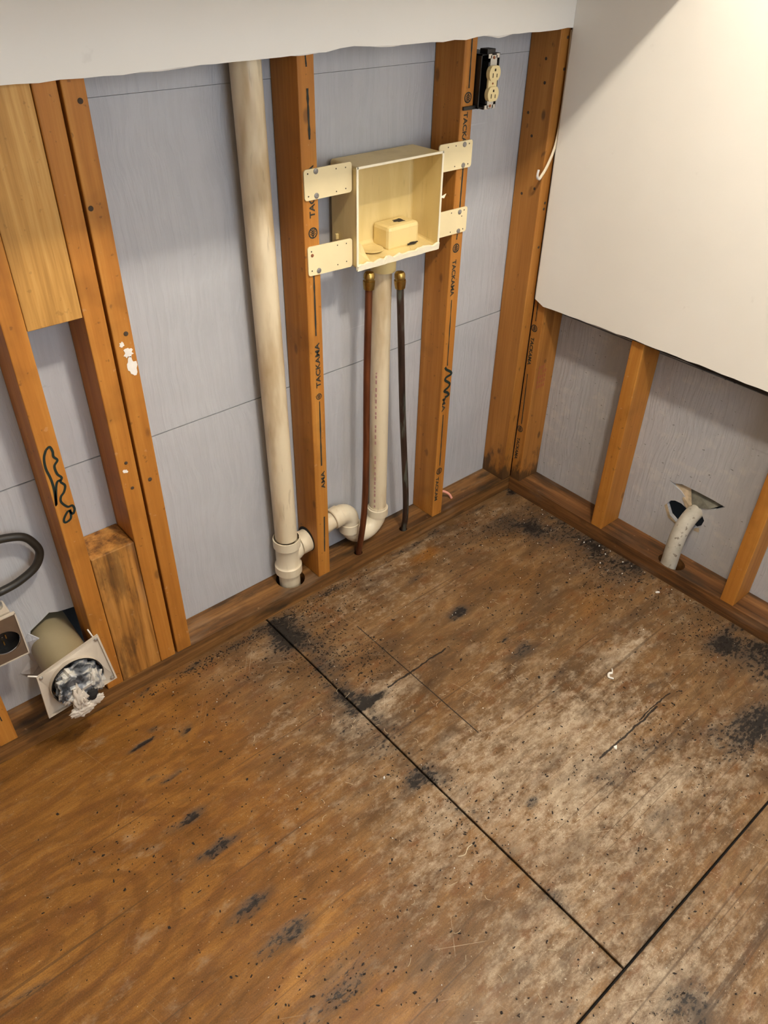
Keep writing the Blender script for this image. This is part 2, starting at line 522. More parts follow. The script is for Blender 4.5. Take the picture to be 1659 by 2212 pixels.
DUST = [(-.72,-.84,.13,.05,1.3), (-.80,-.90,.10,.04,1.0), (-.30,-.695,.06,.014,1.6), (-.62,-.74,.05,.02,1.1), (-.87,-.40,.06,.03,1.0), (-.97,-.41,.08,.03,.9), (-1.13,-.30,.08,.03,.6), (-.60,-.985,.08,.03,1.2), (-1.05,-1.0,.12,.05,.8), (-.98,-1.20,.16,.05,1.0),
        (-.755,-.753,.28,.13,.75), (-.906,-.372,.13,.05,.55), (-.954,-.734,.22,.10,.45), (-1.145,-.501,.22,.10,.35), (-.531,-.775,.22,.10,.55),
        (-.302,-.678,.14,.05,.65), (-.489,-.044,.28,.035,.45), (-.70,-.09,.20,.05,.40), (-.587,-1.0,.22,.10,.65), (-.12,-.06,.10,.03,.45), (-.85,-.62,.18,.08,.45),
        (-.80,-.95,.20,.10,.55), (-.95,-.45,.10,.06,.50), (-1.1,-.8,.2,.1,.30), (-.35,-1.05,.2,.08,.45), (-1.0,-1.08,.25,.08,.55), (-1.0,-1.25,.4,.12,.55),
        (-.60,-.55,.25,.10,.25), (-.03,-.62,.05,.10,.35), (-.62,-.20,.2,.06,.30), (-1.02,-.10,.10,.04,.45), (-.58,-.73,.08,.04,.55), (-.62,-.85,.14,.05,.5)]
ORANGE = [(-.447,-.078,.055,.025,.95), (-.70,-.25,.12,.06,.25), (-.33,-.30,.18,.08,.25), (-.98,-.84,.16,.10,.35), (-.80,-.50,.12,.05,.25), (-.24,-.52,.1,.05,.3)]
def blobs(lst, x, y, wob):
    o = np.zeros_like(x)
    wob = wob * 1.3 - .2
    for bx, by, rx, ry, s in lst:
        d = ((x - bx) / rx) ** 2 + ((y - by) / ry) ** 2
        o = np.maximum(o, 0) + s * np.exp(-d * (0.75 + 0.9 * wob))
    return o
def floor_attr(x, y):
    n1 = fbm(x * 9 + 50, y * 40 + 50)
    n2 = fbm(x * 22 + 90, y * 60 + 10)
    wob = fbm(x * 16 + 20, y * 30 + 70, 3)
    xx = x + 0.030 * (fbm(x * 12 + 5, y * 26 + 5, 3) - 0.5)
    yy = y + 0.022 * (fbm(x * 12 + 65, y * 26 + 35, 3) - 0.5)
    mold_shade = blobs(MOLD_SHADE, xx, yy, wob)
    dust = 1 - np.exp(-1.1 * blobs(DUST, xx, yy, wob))
    org = blobs(ORANGE, xx, yy, wob)
    # older traffic/water-worn zone: everything right of a ragged line on the left sheet
    edge = x + 1.16 + 0.16 * (fbm(x * 5 + 3, y * 12 + 9) - 0.5) - 0.35 * np.clip(-y - 0.55, 0, 1)
    edge = edge + 0.30 * np.clip(-y - 0.55, 0, 1) * 2
    age = 1 / (1 + np.exp(-edge * 26))
    age = age * (0.80 + 0.4 * (n1 - 0.5)) - org
    # damp strips along the plates, ragged
    strip_b = np.exp(-((y + 0.018) / (0.016 + 0.012 * wob)) ** 2) * np.clip((n2 - 0.36) * 3.2, 0, 1) * (0.35 + 0.65 * (x > -1.5))
    strip_r = np.exp(-((x + 0.010) / (0.022 + 0.02 * wob)) ** 2) * np.clip((n2 - 0.30) * 3, 0, 1)
    mold_shade = mold_shade + 0.75 * strip_b + 0.55 * strip_r
    # dark along the open joint of the two sheets
    j = np.exp(-((x + 0.955) / (0.020 + 0.03 * wob)) ** 2) * np.clip((fbm(x * 20 + 8, y * 9 + 3) - 0.40) * 3, 0, 1)
    mold_shade = mold_shade + 0.7 * j
    return np.clip(age, 0, 1), np.clip(dust, 0, 1.2), np.clip(mold_shade, 0, 1.5), n1

def mk_floor():
    t = NT('worn_plywood')
    v = t.coords(False)
    at = t.n('ShaderNodeAttribute', attribute_name='stain')
    sp = t.n('ShaderNodeSeparateColor')
    t.l(at.outputs['Color'], sp.inputs[0])
    age, dust, mold_shade = sp.outputs[0], sp.outputs[1], sp.outputs[2]
    g1 = t.noise(t.scl(v, (6, 48, 1)), 1.0, 6, 0.66, 0.8)
    g2 = t.noise(t.scl(v, (22, 330, 1)), 1.0, 4, 0.6)
    big = t.noise(t.scl(v, (5, 12, 1)), 1.0, 6, 0.66, 0.9)
    # plywood face veneer: broad cathedral figure
    wv = t.n('ShaderNodeTexWave', wave_type='BANDS', bands_direction='Y')
    t.l(t.scl(v, (1.6, 4.2, 1), (0.3, 0.2, 0)), wv.inputs['Vector'])
    wv.inputs['Scale'].default_value = 1.1
    wv.inputs['Distortion'].default_value = 9.0
    wv.inputs['Detail'].default_value = 2.5
    wv.inputs['Detail Scale'].default_value = 0.9
    fig = t.math('MULTIPLY', t.sm(wv.outputs['Fac'], 0.70, 1.0), t.sm(big, 0.35, 0.6))
    orange = t.ramp(big, [(0.30, (0.135, 0.055, 0.010)), (0.52, (0.250, 0.109, 0.020)), (0.72, (0.345, 0.160, 0.034))])
    orange = t.mix(t.math('MULTIPLY', fig, 0.50), orange, (0.145, 0.052, 0.011))
    # oval cathedral figure of the rotary-cut veneer on the left sheet
    sub = t.n('ShaderNodeMapping')
    t.l(v, sub.inputs['Vector'])
    sub.inputs['Location'].default_value = (1.76 * 3.2, 0.45 * 6.0, 0)
    sub.inputs['Scale'].default_value = (3.2, 6.0, 0.0)
    rg = t.n('ShaderNodeTexWave', wave_type='RINGS', rings_direction='Z')
    t.l(sub.outputs[0], rg.inputs['Vector'])
    rg.inputs['Scale'].default_value = 1.15
    rg.inputs['Distortion'].default_value = 5.0
    rg.inputs['Detail'].default_value = 3.0
    rg.inputs['Detail Scale'].default_value = 1.3
    ln = t.n('ShaderNodeVectorMath', operation='LENGTH')
    t.l(sub.outputs[0], ln.inputs[0])
    near = t.math('SUBTRACT', 1.0, t.sm(ln.outputs['Value'], 0.9, 2.4))
    orange = t.mix(t.math('MULTIPLY', t.sm(rg.outputs['Fac'], 0.62, 0.95), t.math('MULTIPLY', near, 0.45)), orange, (0.120, 0.045, 0.008))
    tan = t.ramp(big, [(0.30, (0.078, 0.044, 0.019)), (0.52, (0.155, 0.091, 0.041)), (0.72, (0.255, 0.163, 0.082))])
    c = t.mix(age, orange, tan)
    gr = t.ramp(g1, [(0.28, 0.62), (0.50, 1.0), (0.72, 1.18)])
    c = t.mix(t.math('ADD', 0.40, t.math('MULTIPLY', age, 0.45)), c, gr, 'MULTIPLY')
    gr2 = t.ramp(g2, [(0.32, 0.70), (0.55, 1.0), (0.7, 1.12)])
    c = t.mix(0.7, c, gr2, 'MULTIPLY')
    # rusty-brown blotches
    rb = t.noise(t.scl(v, (14, 30, 1), (3, 8, 0)), 1.0, 4)
    c = t.mix(t.math('MULTIPLY', t.sm(rb, 0.53, 0.68), 0.60), c, (0.150, 0.058, 0.014))
    # dust, ground-in plaster: mottled, drawn along the grain
    d1 = t.noise(t.scl(v, (30, 55, 1), (1, 5, 0)), 1.0, 6, 0.68)
    d2 = t.noise(t.scl(v, (120, 190, 1), (9, 5, 0)), 1.0, 3, 0.6)
    dn = t.math('ADD', t.math('MULTIPLY', d1, 0.75), t.math('MULTIPLY', d2, 0.25))
    df = t.math('ADD', t.math('MULTIPLY', dust, 0.24), dn)
    df = t.math('MULTIPLY', t.sm(df, 0.52, 0.88), t.math('ADD', 0.30, t.math('MULTIPLY', age, 0.58)))
    c = t.mix(df, c, (0.58, 0.47, 0.335))
    grit = t.noise(v, 420.0, 2, 0.6)
    c = t.mix(0.55, c, t.ramp(grit, [(0.30, 0.62), (0.5, 1.0), (0.70, 1.35)]), 'MULTIPLY')
    fleck = t.noise(t.scl(v, (1, 1, 1), (3, 1, 0)), 210.0, 2, 0.5)
    c = t.mix(t.math('MULTIPLY', t.sm(t.math('ADD', fleck, t.math('MULTIPLY', dust, 0.06)), 0.70, 0.78), 0.65), c, (0.66, 0.57, 0.43))
    # coarser pale scuffs
    d3 = t.noise(t.scl(v, (9, 16, 1), (11, 3, 0)), 1.0, 5, 0.7)
    c = t.mix(t.math('MULTIPLY', t.sm(t.math('ADD', d3, t.math('MULTIPLY', dust, 0.10)), 0.56, 0.74), 0.38), c, (0.44, 0.34, 0.23))
    # broad damp darkening of the veneer, blotchy
    d4 = t.noise(t.scl(v, (5, 12, 1), (2, 13, 0)), 1.0, 6, 0.68)
    c = t.mix(t.math('MULTIPLY', t.sm(d4, 0.48, 0.64), t.math('MULTIPLY', age, 0.62)), c, (0.070, 0.040, 0.020))
    # thin scratches both ways
    for loc, scl3, rot, am in (((2, 3, 0), (3, 420, 1), 0.55, 0.55), ((5, 1, 0), (3, 380, 1), -0.9, 0.45), ((8, 2, 0), (2.5, 300, 1), 1.3, 0.4)):
        mp = t.n('ShaderNodeMapping')
        t.l(v, mp.inputs['Vector'])
        mp.inputs['Rotation'].default_value = (0, 0, rot)
        m2 = t.scl(mp.outputs[0], scl3, loc)
        s = t.noise(m2, 1.0, 1.0)
        gate = t.noise(t.scl(v, (9, 9, 1), (loc[1], loc[0], 0)), 1.0, 3)
        f = t.math('MULTIPLY', t.sm(s, 0.705, 0.75), t.math('MULTIPLY', t.sm(gate, 0.50, 0.62), am))
        f = t.math('MULTIPLY', f, t.math('ADD', 0.25, t.math('MULTIPLY', age, 0.75)))
        c = t.mix(f, c, (0.62, 0.52, 0.38))
    # long dark checks in the veneer
    ck = t.noise(t.scl(v, (0.7, 75, 1), (0, 9, 0)), 1.0, 2)
    c = t.mix(t.math('MULTIPLY', t.sm(ck, 0.645, 0.69), 0.55), c, (0.060, 0.032, 0.015))
    ck = t.noise(t.scl(v, (1.3, 150, 1), (0, 4, 0)), 1.0, 2)
    gate = t.noise(t.scl(v, (4, 12, 1), (7, 7, 0)), 1.0, 2)
    c = t.mix(t.math('MULTIPLY', t.sm(ck, 0.70, 0.74), t.math('MULTIPLY', t.sm(gate, 0.48, 0.6), 0.75)), c, (0.040, 0.020, 0.010))
    # mould, water stain and the painted shadow band: soft grey-brown halo, speckled black core
    m1 = t.noise(t.scl(v, (60, 110, 1), (4, 4, 0)), 1.0, 5, 0.7)
    m2 = t.noise(t.scl(v, (16, 55, 1), (6, 2, 0)), 1.0, 4, 0.6)
    halo = t.math('MULTIPLY', t.sm(t.math('ADD', mold_shade, t.math('MULTIPLY', t.math('SUBTRACT', m2, 0.5), 0.9)), 0.16, 1.15), 0.72)
    c = t.mix(halo, c, (0.058, 0.047, 0.038))
    core = t.sm(t.math('ADD', t.math('MULTIPLY', mold_shade, 0.30), m1), 0.72, 0.84)
    c = t.mix(t.math('MULTIPLY', core, 0.92), c, (0.012, 0.010, 0.009))
    # two saw kerfs and a split, real lines on the sheet
    xyz = t.n('ShaderNodeSeparateXYZ')
    t.l(v, xyz.inputs[0])
    def line(const, lo, hi, half, along, wob=0.0):
        a, b = (xyz.outputs[0], xyz.outputs[1]) if along == 'y' else (xyz.outputs[1], xyz.outputs[0])
        if wob:
            a = t.math('ADD', a, t.math('MULTIPLY', t.math('SUBTRACT', t.noise(v, 40.0, 3), 0.5), wob))
        d = t.math('ABSOLUTE', t.math('SUBTRACT', a, const))
        m = t.math('SUBTRACT', 1.0, t.sm(d, half * 0.6, half))
        m = t.math('MULTIPLY', m, t.math('GREATER_THAN', b, lo))
        return t.math('MULTIPLY', m, t.math('LESS_THAN', b, hi))
    for args in ((-.786, -.617, -.173, .0017, 'y'), (-.842, -.628, -.40, .0030, 'x', .010), (-.382, -.86, -.66, .0028, 'x', .012), (-.836, -.47, -.34, .0018, 'x', .012)):
        c = t.mix(t.math('MULTIPLY', line(*args), 0.93), c, (0.012, 0.009, 0.007))
    h = t.math('ADD', t.math('MULTIPLY', g1, 0.6), t.math('MULTIPLY', dn, 0.8))
    h = t.math('SUBTRACT', h, t.math('MULTIPLY', core, 0.5))
    t.bump(h, 0.35, 0.0016)
    ro = t.math('ADD', 0.42, t.math('MULTIPLY', df, 0.35))
    return t.done(c, ro, 0.0, 0.35)
M['ply'] = mk_floor()

floor = mk('floor', box((XL - 0.1, YF - 0.1, -0.06), (0.12, 0.12, -0.018)), 'dark', kind='structure')
def axis(lo, hi, flo, fhi, step):
    a = []
    if lo < flo: a += list(np.arange(lo, flo, 0.05))
    s = max(lo, flo); e = min(hi, fhi)
    if e > s: a += list(np.arange(s, e, step))
    if hi > fhi: a += list(np.arange(max(fhi, lo), hi, 0.05))
    return np.array(a + [hi])
def sheet(x0, x1, y0, y1):
    ax = axis(x0, x1, -1.95, 0.0, 0.0032)
    ay = axis(y0, y1, -1.45, 0.0, 0.0032)
    X, Y = np.meshgrid(ax, ay, indexing='ij')
    nx, ny = X.shape
    ag, du, mo, n1 = floor_attr(X, Y)
    Z = (n1 - 0.55) * 0.0016 - 0.0014 * np.clip(mo - 0.5, 0, 1)
    Z += np.where((np.minimum(X - x0, x1 - X) < 0.003) | (np.minimum(Y - y0, y1 - Y) < 0.003), -0.0012, 0)
    co = np.stack([X, Y, Z], -1).reshape(-1, 3)
    idx = np.arange(nx * ny).reshape(nx, ny)
    q = np.stack([idx[:-1, :-1], idx[1:, :-1], idx[1:, 1:], idx[:-1, 1:]], -1).reshape(-1, 4)
    # rim down to the joists
    loop = np.concatenate([idx[:, 0], idx[-1, 1:], idx[-2::-1, -1], idx[0, -2:0:-1]])
    rim = co[loop].copy(); rim[:, 2] = -0.018
    base = len(co)
    co = np.vstack([co, rim])
    k = len(loop)
    r = np.arange(k)
    side = np.stack([loop, base + r, base + (r + 1) % k, loop[(r + 1) % k]], -1)[:, ::-1]
    side = side[:, ::-1]
    q = np.vstack([q, side])
    me = bpy.data.meshes.new('plywood_sheet')
    me.vertices.add(len(co)); me.vertices.foreach_set('co', co.ravel())
    me.loops.add(q.size); me.loops.foreach_set('vertex_index', q.ravel().astype(np.int32))
    me.polygons.add(len(q)); me.polygons.foreach_set('loop_start', np.arange(0, q.size, 4).astype(np.int32))
    sm = np.ones(len(q), bool); sm[-k:] = False
    me.polygons.foreach_set('use_smooth', sm)
    me.update(calc_edges=True)
    col = np.zeros((len(co), 4), np.float32); col[:, 3] = 1
    col[:base, 0] = ag.ravel(); col[:base, 1] = du.ravel(); col[:base, 2] = mo.ravel()
    col[base:, 2] = 1.2
    a = me.attributes.new('stain', 'FLOAT_COLOR', 'POINT')
    a.data.foreach_set('color', col.ravel())
    me.materials.append(M['ply'])
    return link('plywood_sheet', me, floor)
sheet(XL, -.9585, -1.1395, 0.004)
sheet(-.9540, 0.004, -1.1395, 0.004)
sheet(XL, 0.004, YF, -1.1445)

# ------------------------------------------------------------------ back wall
def rect_y(x0, x1, z0, z1, y):
    return [(x0, y, z0), (x1, y, z0), (x1, y, z1), (x0, y, z1)]
def rect_x(y0, y1, z0, z1, x):
    return [(x, y0, z0), (x, y1, z0), (x, y1, z1), (x, y0, z1)]
wall_back = mk('wall_back', box((XL - .1, 0.19, -0.06), (0.30, 0.21, TOP)), 'dark', kind='structure')
# foam-backed siding boards, 2 mm joints; the dryer hole is cut through the lowest
rnd = random.Random(3)
vent_hole = []
for k in range(26):
    a = 2 * math.pi * k / 26
    r = 0.071 + rnd.uniform(-.004, .006)
    if 2.2 < a < 3.4: r *= 0.95
    vent_hole.append((-1.436 + r * 1.03 * math.cos(a), D, 0.190 + r * math.sin(a)))
vent_hole.insert(17, (-1.548, D, 0.135))
mk('sheathing_board', holed(rect_y(XL - .1, D, -0.02, SEAM - .0012, D), [vent_hole], (0, .012, 0)), 'sheath', wall_back)
mk('sheathing_board', box((XL - .1, D + .001, SEAM + .0012), (D, D + .013, 1.2492)), 'sheath', wall_back)
mk('sheathing_board', box((XL - .1, D + .0004, 1.2500), (D, D + .0124, TOP)), 'sheath', wall_back)
# drywall left standing above the flood cut; hand-cut lower edge
def ragged(a0, a1, pts, n, amp, seed):
    r = random.Random(seed)
    out = []
    for i in range(n + 1):
        a = a0 + (a1 - a0) * i / n
        z = np.interp(a, [p[0] for p in pts], [p[1] for p in pts])
        out.append((a, float(z) + r.uniform(-amp, amp)))
    return out
edge = ragged(XL, -.0005, [(-2.3, 1.287), (-1.305, 1.293), (-1.09, 1.294), (-.94, 1.2975), (-.727, 1.3005), (-.645, 1.307), (-.613, 1.3015), (-.371, 1.300), (-.30, 1.304), (-.259, 1.302), (0, 1.305)], 70, .0013, 5)
mk('drywall_panel', prism(bmesh.new(), [(a, -.013, z) for a, z in edge] + [(-.0005, -.013, TOP), (XL, -.013, TOP)], (0, .0115, 0)), 'drywall', wall_back)
# peeled face paper along the cut
bm = bmesh.new()
for x0, x1, dz in ((-1.10, -.98, .0015), (-.80, -.74, .0015), (-.62, -.54, .002), (-.31, -.22, .003)):
    pts = [(x, -.0134, float(np.interp(x, [e[0] for e in edge], [e[1] for e in edge]))) for x in np.linspace(x0, x1, 9)]
    low = [(p[0], -.0150, p[2] - dz * math.sin(math.pi * i / 8) - .0002) for i, p in enumerate(pts)]
    prism(bm, [pts[i] for i in range(9)] + low[7:0:-1], (0, .0006, 0))
mk('torn_paper', bm, 'cable_end', wall_back)

# ------------------------------------------------------------------ right wall
wall_right = mk('wall_right', box((0.19, YF - .1, -0.06), (0.21, 0.19, TOP)), 'dark', kind='structure')
hole1 = [(D, -.500, .180), (D, -.507, .196), (D, -.520, .203), (D, -.540, .204), (D, -.556, .198), (D, -.585, .206), (D, -.604, .203), (D, -.616, .188), (D, -.612, .165), (D, -.598, .151), (D, -.580, .156), (D, -.560, .145), (D, -.542, .140), (D, -.518, .152)]
hole2 = [(D, -.487, .256), (D, -.505, .254), (D, -.525, .262), (D, -.570, .263), (D, -.620, .262), (D, -.657, .259), (D, -.635, .236), (D, -.600, .2255), (D, -.575, .213), (D, -.553, .212), (D, -.548, .228), (D, -.530, .240), (D, -.510, .246)]
mk('sheathing_board', holed(rect_x(YF, D + .01, -0.02, SEAM - .0012, D), [hole1, hole2], (.012, 0, 0)), 'sheath_r', wall_right)
mk('sheathing_board', box((D + .001, YF, SEAM + .0012), (D + .013, D + .01, TOP)), 'sheath_r', wall_right)
edge = ragged(YF, -.0135, [(YF, .660), (-.70, .657), (-.513, .656), (-.337, .654), (-.11, .650), (-.07, .648), (-.032, .646), (-.018, .655), (-.0135, .659)], 80, .0012, 9)
mk('drywall_panel', prism(bmesh.new(), [(-.013, a, z) for a, z in edge] + [(-.013, -.0135, TOP), (-.013, YF, TOP)], (.0115, 0, 0)), 'drywall', wall_right)
# dark tar paper that shows under the cut edge
e2 = ragged(YF, -.115, [(YF, .640), (-.70, .6425), (-.4, .6465), (-.2, .6475), (-.115, .650)], 50, .0012, 19)
mk('backing_paper', prism(bmesh.new(), [(-.0012, a, z) for a, z in e2] + [(-.0012, -.115, .70), (-.0012, YF, .70)], (.0008, 0, 0)), 'blackbox', wall_right)
# exposed gypsum along the corner edge of the panel
mk('gypsum_edge', prism(bmesh.new(), [(-.0125, -.0134, .66), (-.0030, -.0134, .66), (-.0030, -.0134, TOP - .3), (-.0125, -.0134, TOP - .3)], (0, .0022, 0)), 'gypsum', wall_right)

# ------------------------------------------------------------------ rest of the room (behind and beside the camera)
mk('ceiling', box((XL - .1, YF - .1, TOP), (0.22, 0.22, TOP + .05)), 'paint', kind='structure')
mk('wall_left', box((XL - .06, YF - .1, -.06), (XL, 0.19, TOP)), 'tan_paint', kind='structure')
mk('wall_front', holed(rect_y(XL - .1, 0.22, -.06, TOP, YF), [rect_y(-1.65, -.35, .85, 2.15, YF)], (0, -.08, 0)), 'paint', kind='structure')
bm = bmesh.new()
for lo, hi in (((-1.70, YF - .02, .80), (-1.64, YF + .015, 2.20)), ((-.36, YF - .02, .80), (-.30, YF + .015, 2.20)), ((-1.70, YF - .02, .80), (-.30, YF + .015, .86)), ((-1.70, YF - .02, 2.14), (-.30, YF + .015, 2.20)), ((-1.02, YF - .05, .85), (-.98, YF - .02, 2.15))):
    bm_box(bm, lo, hi)
win = mk('window_1', bm, 'cabinet', kind='structure')
tp = NT('window_glass'); tp.b.inputs['Transmission Weight'].default_value = 1.0; M['glass'] = tp.done((0.9, 0.95, 1.0), 0.02)
for x0, x1 in ((-1.64, -1.02), (-.98, -.36)):
    mk('pane', box((x0, YF - .040, .86), (x1, YF - .036, 2.14)), 'glass', win)

# ------------------------------------------------------------------ bottom plates
def circ_z(x, y, r, z, ry=None, n=26):
    return [(x + r * math.cos(2 * math.pi * k / n), y + (ry or r) * math.sin(2 * math.pi * k / n), z) for k in range(n)]
mk('bottom_plate', holed([(XL, 0, PZ), (D - .001, 0, PZ), (D - .001, D - .0005, PZ), (XL, D - .0005, PZ)],
   [circ_z(-.842, .0475, .0400, PZ), circ_z(-.629, .0145, .0125, PZ, n=14), circ_z(-.4565, .0145, .0125, PZ, n=14)], (0, 0, -PZ + .0005)), 'plate_x', origin=(-.8, .045, 0),
   label='damp dark-brown bottom plate lying along the back wall under the pipes', cat='lumber')
mk('bottom_plate', holed([(0, YF, PZ), (D - .0005, YF, PZ), (D - .0005, -.0015, PZ), (0, -.0015, PZ)], [circ_z(.034, -.587, .0300, PZ, .039)], (0, 0, -PZ + .0005)), 'plate_y', origin=(.045, -.5, 0),
   label='reddish-brown bottom plate along the right wall with grey conduit passing through', cat='lumber')
# ------------------------------------------------------------------ studs
def stud(x, lab, mat='stud', top=TOP - .01, twist=0.0):
    bm = box((x, 0.0, PZ), (x + W, D - .0008, top), .0022)
    for v in bm.verts:
        if v.co.z > 1: v.co.x += twist
    return mk('wall_stud', bm, mat, origin=(x + W / 2, .045, PZ), label=lab, cat='stud', group='exposed wall studs')
def stud_r(y, lab, mat='stud'):
    return mk('wall_stud', box((0.0, y, PZ), (D - .0008, y + W, TOP - .01), .0022), mat, origin=(.045, y + W / 2, PZ), label=lab, cat='stud', group='exposed wall studs')
L4 = stud(-1.640, 'orange stud at the far left corner, beside the dryer receptacle')
L3 = stud(-1.3925, 'orange stud with black marker squiggle, left of both blocking boards')
L2 = stud(-1.2560, 'orange stud touching the right edges of the blocking boards')
L1 = stud(-1.2125, 'orange stud with pale plaster smears, left of the widest bare bay')
S2 = stud(-.7790, 'stamped stud directly right of the tall drain pipe, carrying left bracket tabs')
S3 = stud(-.3500, 'stamped stud beside the black outlet box, carrying right bracket tabs')
SC = stud(-.0370, 'spotted corner stud of the back wall, right of the outlet', 'stud_foot')
R1 = stud_r(-.0405, 'mouldy-footed stamped corner stud of the right wall under the drywall', 'stud_foot')
R2 = stud_r(-.3655, 'plain orange stud in the middle of the right wall, left of grey conduit')
R3 = stud_r(-.7950, 'plain orange stud at the right frame edge, right of grey conduit')

# ink stamps ------------------------------------------------------
def text_bm(s, length, height, origin, xa, ya, bold=0.028):
    cu = bpy.data.curves.new('stamp', 'FONT')
    cu.body = s
    cu.align_x = 'LEFT'
    cu.resolution_u = 3
    cu.offset = bold
    o = bpy.data.objects.new('stamp', cu)
    COL.objects.link(o)
    dg = bpy.context.evaluated_depsgraph_get()
    me = bpy.data.meshes.new_from_object(o.evaluated_get(dg))
    bpy.data.objects.remove(o)
    bpy.data.curves.remove(cu)
    bm = bmesh.new()
    bm.from_mesh(me)
    bpy.data.meshes.remove(me)
    xs = [v.co.x for v in bm.verts]; ys = [v.co.y for v in bm.verts]
    x0, x1, y0, y1 = min(xs), max(xs), min(ys), max(ys)
    O, A, B = Vector(origin), Vector(xa), Vector(ya)
    for v in bm.verts:
        v.co = O + A * ((v.co.x - x0) / (x1 - x0) * length) + B * (((v.co.y - y0) / (y1 - y0) - 0.5) * height)
    return bm
def logo_bm(c, r, ua, ub, n):
    """round mill mark: ring with chevron strokes"""
    bm = bmesh.new()
    c, ua, ub = Vector(c), Vector(ua), Vector(ub)
    ring = [c + r * (ua * math.cos(a) + ub * math.sin(a)) for a in np.linspace(0, 2 * math.pi, 25)]
    ribbon(bm, ring, r * 0.28, n)
    for k in (-.45, 0.0, .45):
        ribbon(bm, [c + r * (ua * -.62 + ub * (k - .35)), c + r * (ub * (k + .22)), c + r * (ua * .62 + ub * (k - .35))], r * .22, n)
    ribbon(bm, [c + ub * (-.85 * r), c + ub * (.85 * r)], r * .2, n)
    return bm
E = .0005
def stroke_y(x0, z0, x1, z1, w):
    n = 10
    r = random.Random(int(z0 * 1000))
    return ribbon(bmesh.new(), [(x0 + (x1 - x0) * i / n, -E, z0 + (z1 - z0) * i / n) for i in range(n + 1)], [w * r.uniform(.65, 1.25) for _ in range(n + 1)], (0, -1, 0))
def stroke_x(y0, z0, y1, z1, w):
    n = 10
    r = random.Random(int(z0 * 1000))
    return ribbon(bmesh.new(), [(-E, y0 + (y1 - y0) * i / n, z0 + (z1 - z0) * i / n) for i in range(n + 1)], [w * r.uniform(.65, 1.25) for _ in range(n + 1)], (-1, 0, 0))
def ink(bm, par, nm='ink_line', mat='ink'):
    return mk(nm, bm, mat, par, recalc=False)
X = -.7575
for a in ((X - .003, 1.30, X - .0015, 1.278, .0035), (X - .001, 1.243, X, 1.156, .0050), (X - .002, .893, X - .002, .755, .0040), (X + .001, .590, X, .409, .0040), (X + .003, .248, X, .131, .0036)):
    ink(stroke_y(*a), S2)
ink(text_bm('TACKAMA', .100, .0135, (X, -E, 1.010), (0, 0, 1), (-1, 0, 0)), S2, 'lumber_stamp')
ink(text_bm('TACKAMA', .112, .0130, (X, -E, .626), (0, 0, 1), (-1, 0, 0)), S2, 'lumber_stamp')
ink(text_bm('AMA', .053, .0115, (X + .003, -E, .338), (0, 0, 1), (-1, 0, 0)), S2, 'lumber_stamp')
ink(logo_bm((X, -E, .980), .0100, (1, 0, 0), (0, 0, -1), (0, -1, 0)), S2, 'mill_mark')
ink(logo_bm((X, -E, .603), .0070, (1, 0, 0), (0, 0, -1), (0, -1, 0)), S2, 'mill_mark')
X = -.3330
for a in ((X + .003, 1.30, X + .004, 1.207, .0040), (X + .004, 1.045, X + .003, .955, .0040), (X + .001, .897, X, .883, .0040), (X - .002, .733, X, .550, .0034), (X - .002, .401, X - .001, .231, .0036)):
    ink(stroke_y(*a), S3)
ink(text_bm('TACKAMA', .092, .0130, (X, -E, 1.161), (0, 0, -1), (1, 0, 0)), S3, 'lumber_stamp')
ink(text_bm('TACKAMA', .092, .0130, (X - .002, -E, .835), (0, 0, -1), (1, 0, 0)), S3, 'lumber_stamp')
ink(text_bm('MA', .042, .0125, (X - .003, -E, .453), (0, 0, -1), (1, 0, 0)), S3, 'lumber_stamp')
ink(text_bm('TACKAM', .084, .0120, (X - .007, -E, .192), (0, 0, -1), (1, 0, 0)), S3, 'lumber_stamp')
for z, dx in ((1.189, .003), (.863, 0), (.212, -.002)):
    ink(logo_bm((X + dx, -E, z), .0098, (1, 0, 0), (0, 0, 1), (0, -1, 0)), S3, 'mill_mark')
scr = catmull([(x, -E * 1.4, z) for x, z in ((-.341, .548), (-.336, .540), (-.319, .528), (-.316, .520), (-.334, .516), (-.337, .508), (-.320, .494), (-.322, .484), (-.338, .476), (-.325, .467), (-.320, .458), (-.334, .455))], 6)
ink(ribbon(bmesh.new(), scr, .0070, (0, -1, 0)), S3, 'marker_scribble', 'inkgreen')
Y = -.0150
for a in ((Y, .652, Y - .001, .592, .0030), (Y + .001, .425, Y - .003, .255, .0034)):
    ink(stroke_x(*a), R1)
ink(text_bm('TACKAMA', .088, .0125, (-E, Y + .001, .542), (0, 0, -1), (0, -1, 0)), R1, 'lumber_stamp')
ink(text_bm('TACKAMA', .080, .0115, (-E, Y, .204), (0, 0, -1), (0, -1, 0)), R1, 'lumber_stamp')
for z in (.570, .236):
    ink(logo_bm((-E, Y, z), .0095, (0, -1, 0), (0, 0, 1), (-1, 0, 0)), R1, 'mill_mark')
bm = bmesh.new()
rr = random.Random(4)
for i in range(4):
    for j in range(5):
        z = .455 - j * .016
        if rr.random() < .85:
            ribbon(bm, [(.018 + i * .010, -.0405 - E, z), (.018 + i * .010, -.0405 - E, z - .011)], .0045, (0, -1, 0))
ink(bm, R1, 'grade_stamp', 'inkred')
p1 = [(-1.379, .705), (-1.371, .709), (-1.368, .698), (-1.369, .687), (-1.364, .677), (-1.372, .667), (-1.371, .649), (-1.365, .638), (-1.369, .630), (-1.363, .619), (-1.368, .606), (-1.376, .598), (-1.378, .586), (-1.369, .571), (-1.360, .570), (-1.3575, .560), (-1.363, .551), (-1.370, .561), (-1.382, .547), (-1.381, .538), (-1.369, .543), (-1.366, .563)]
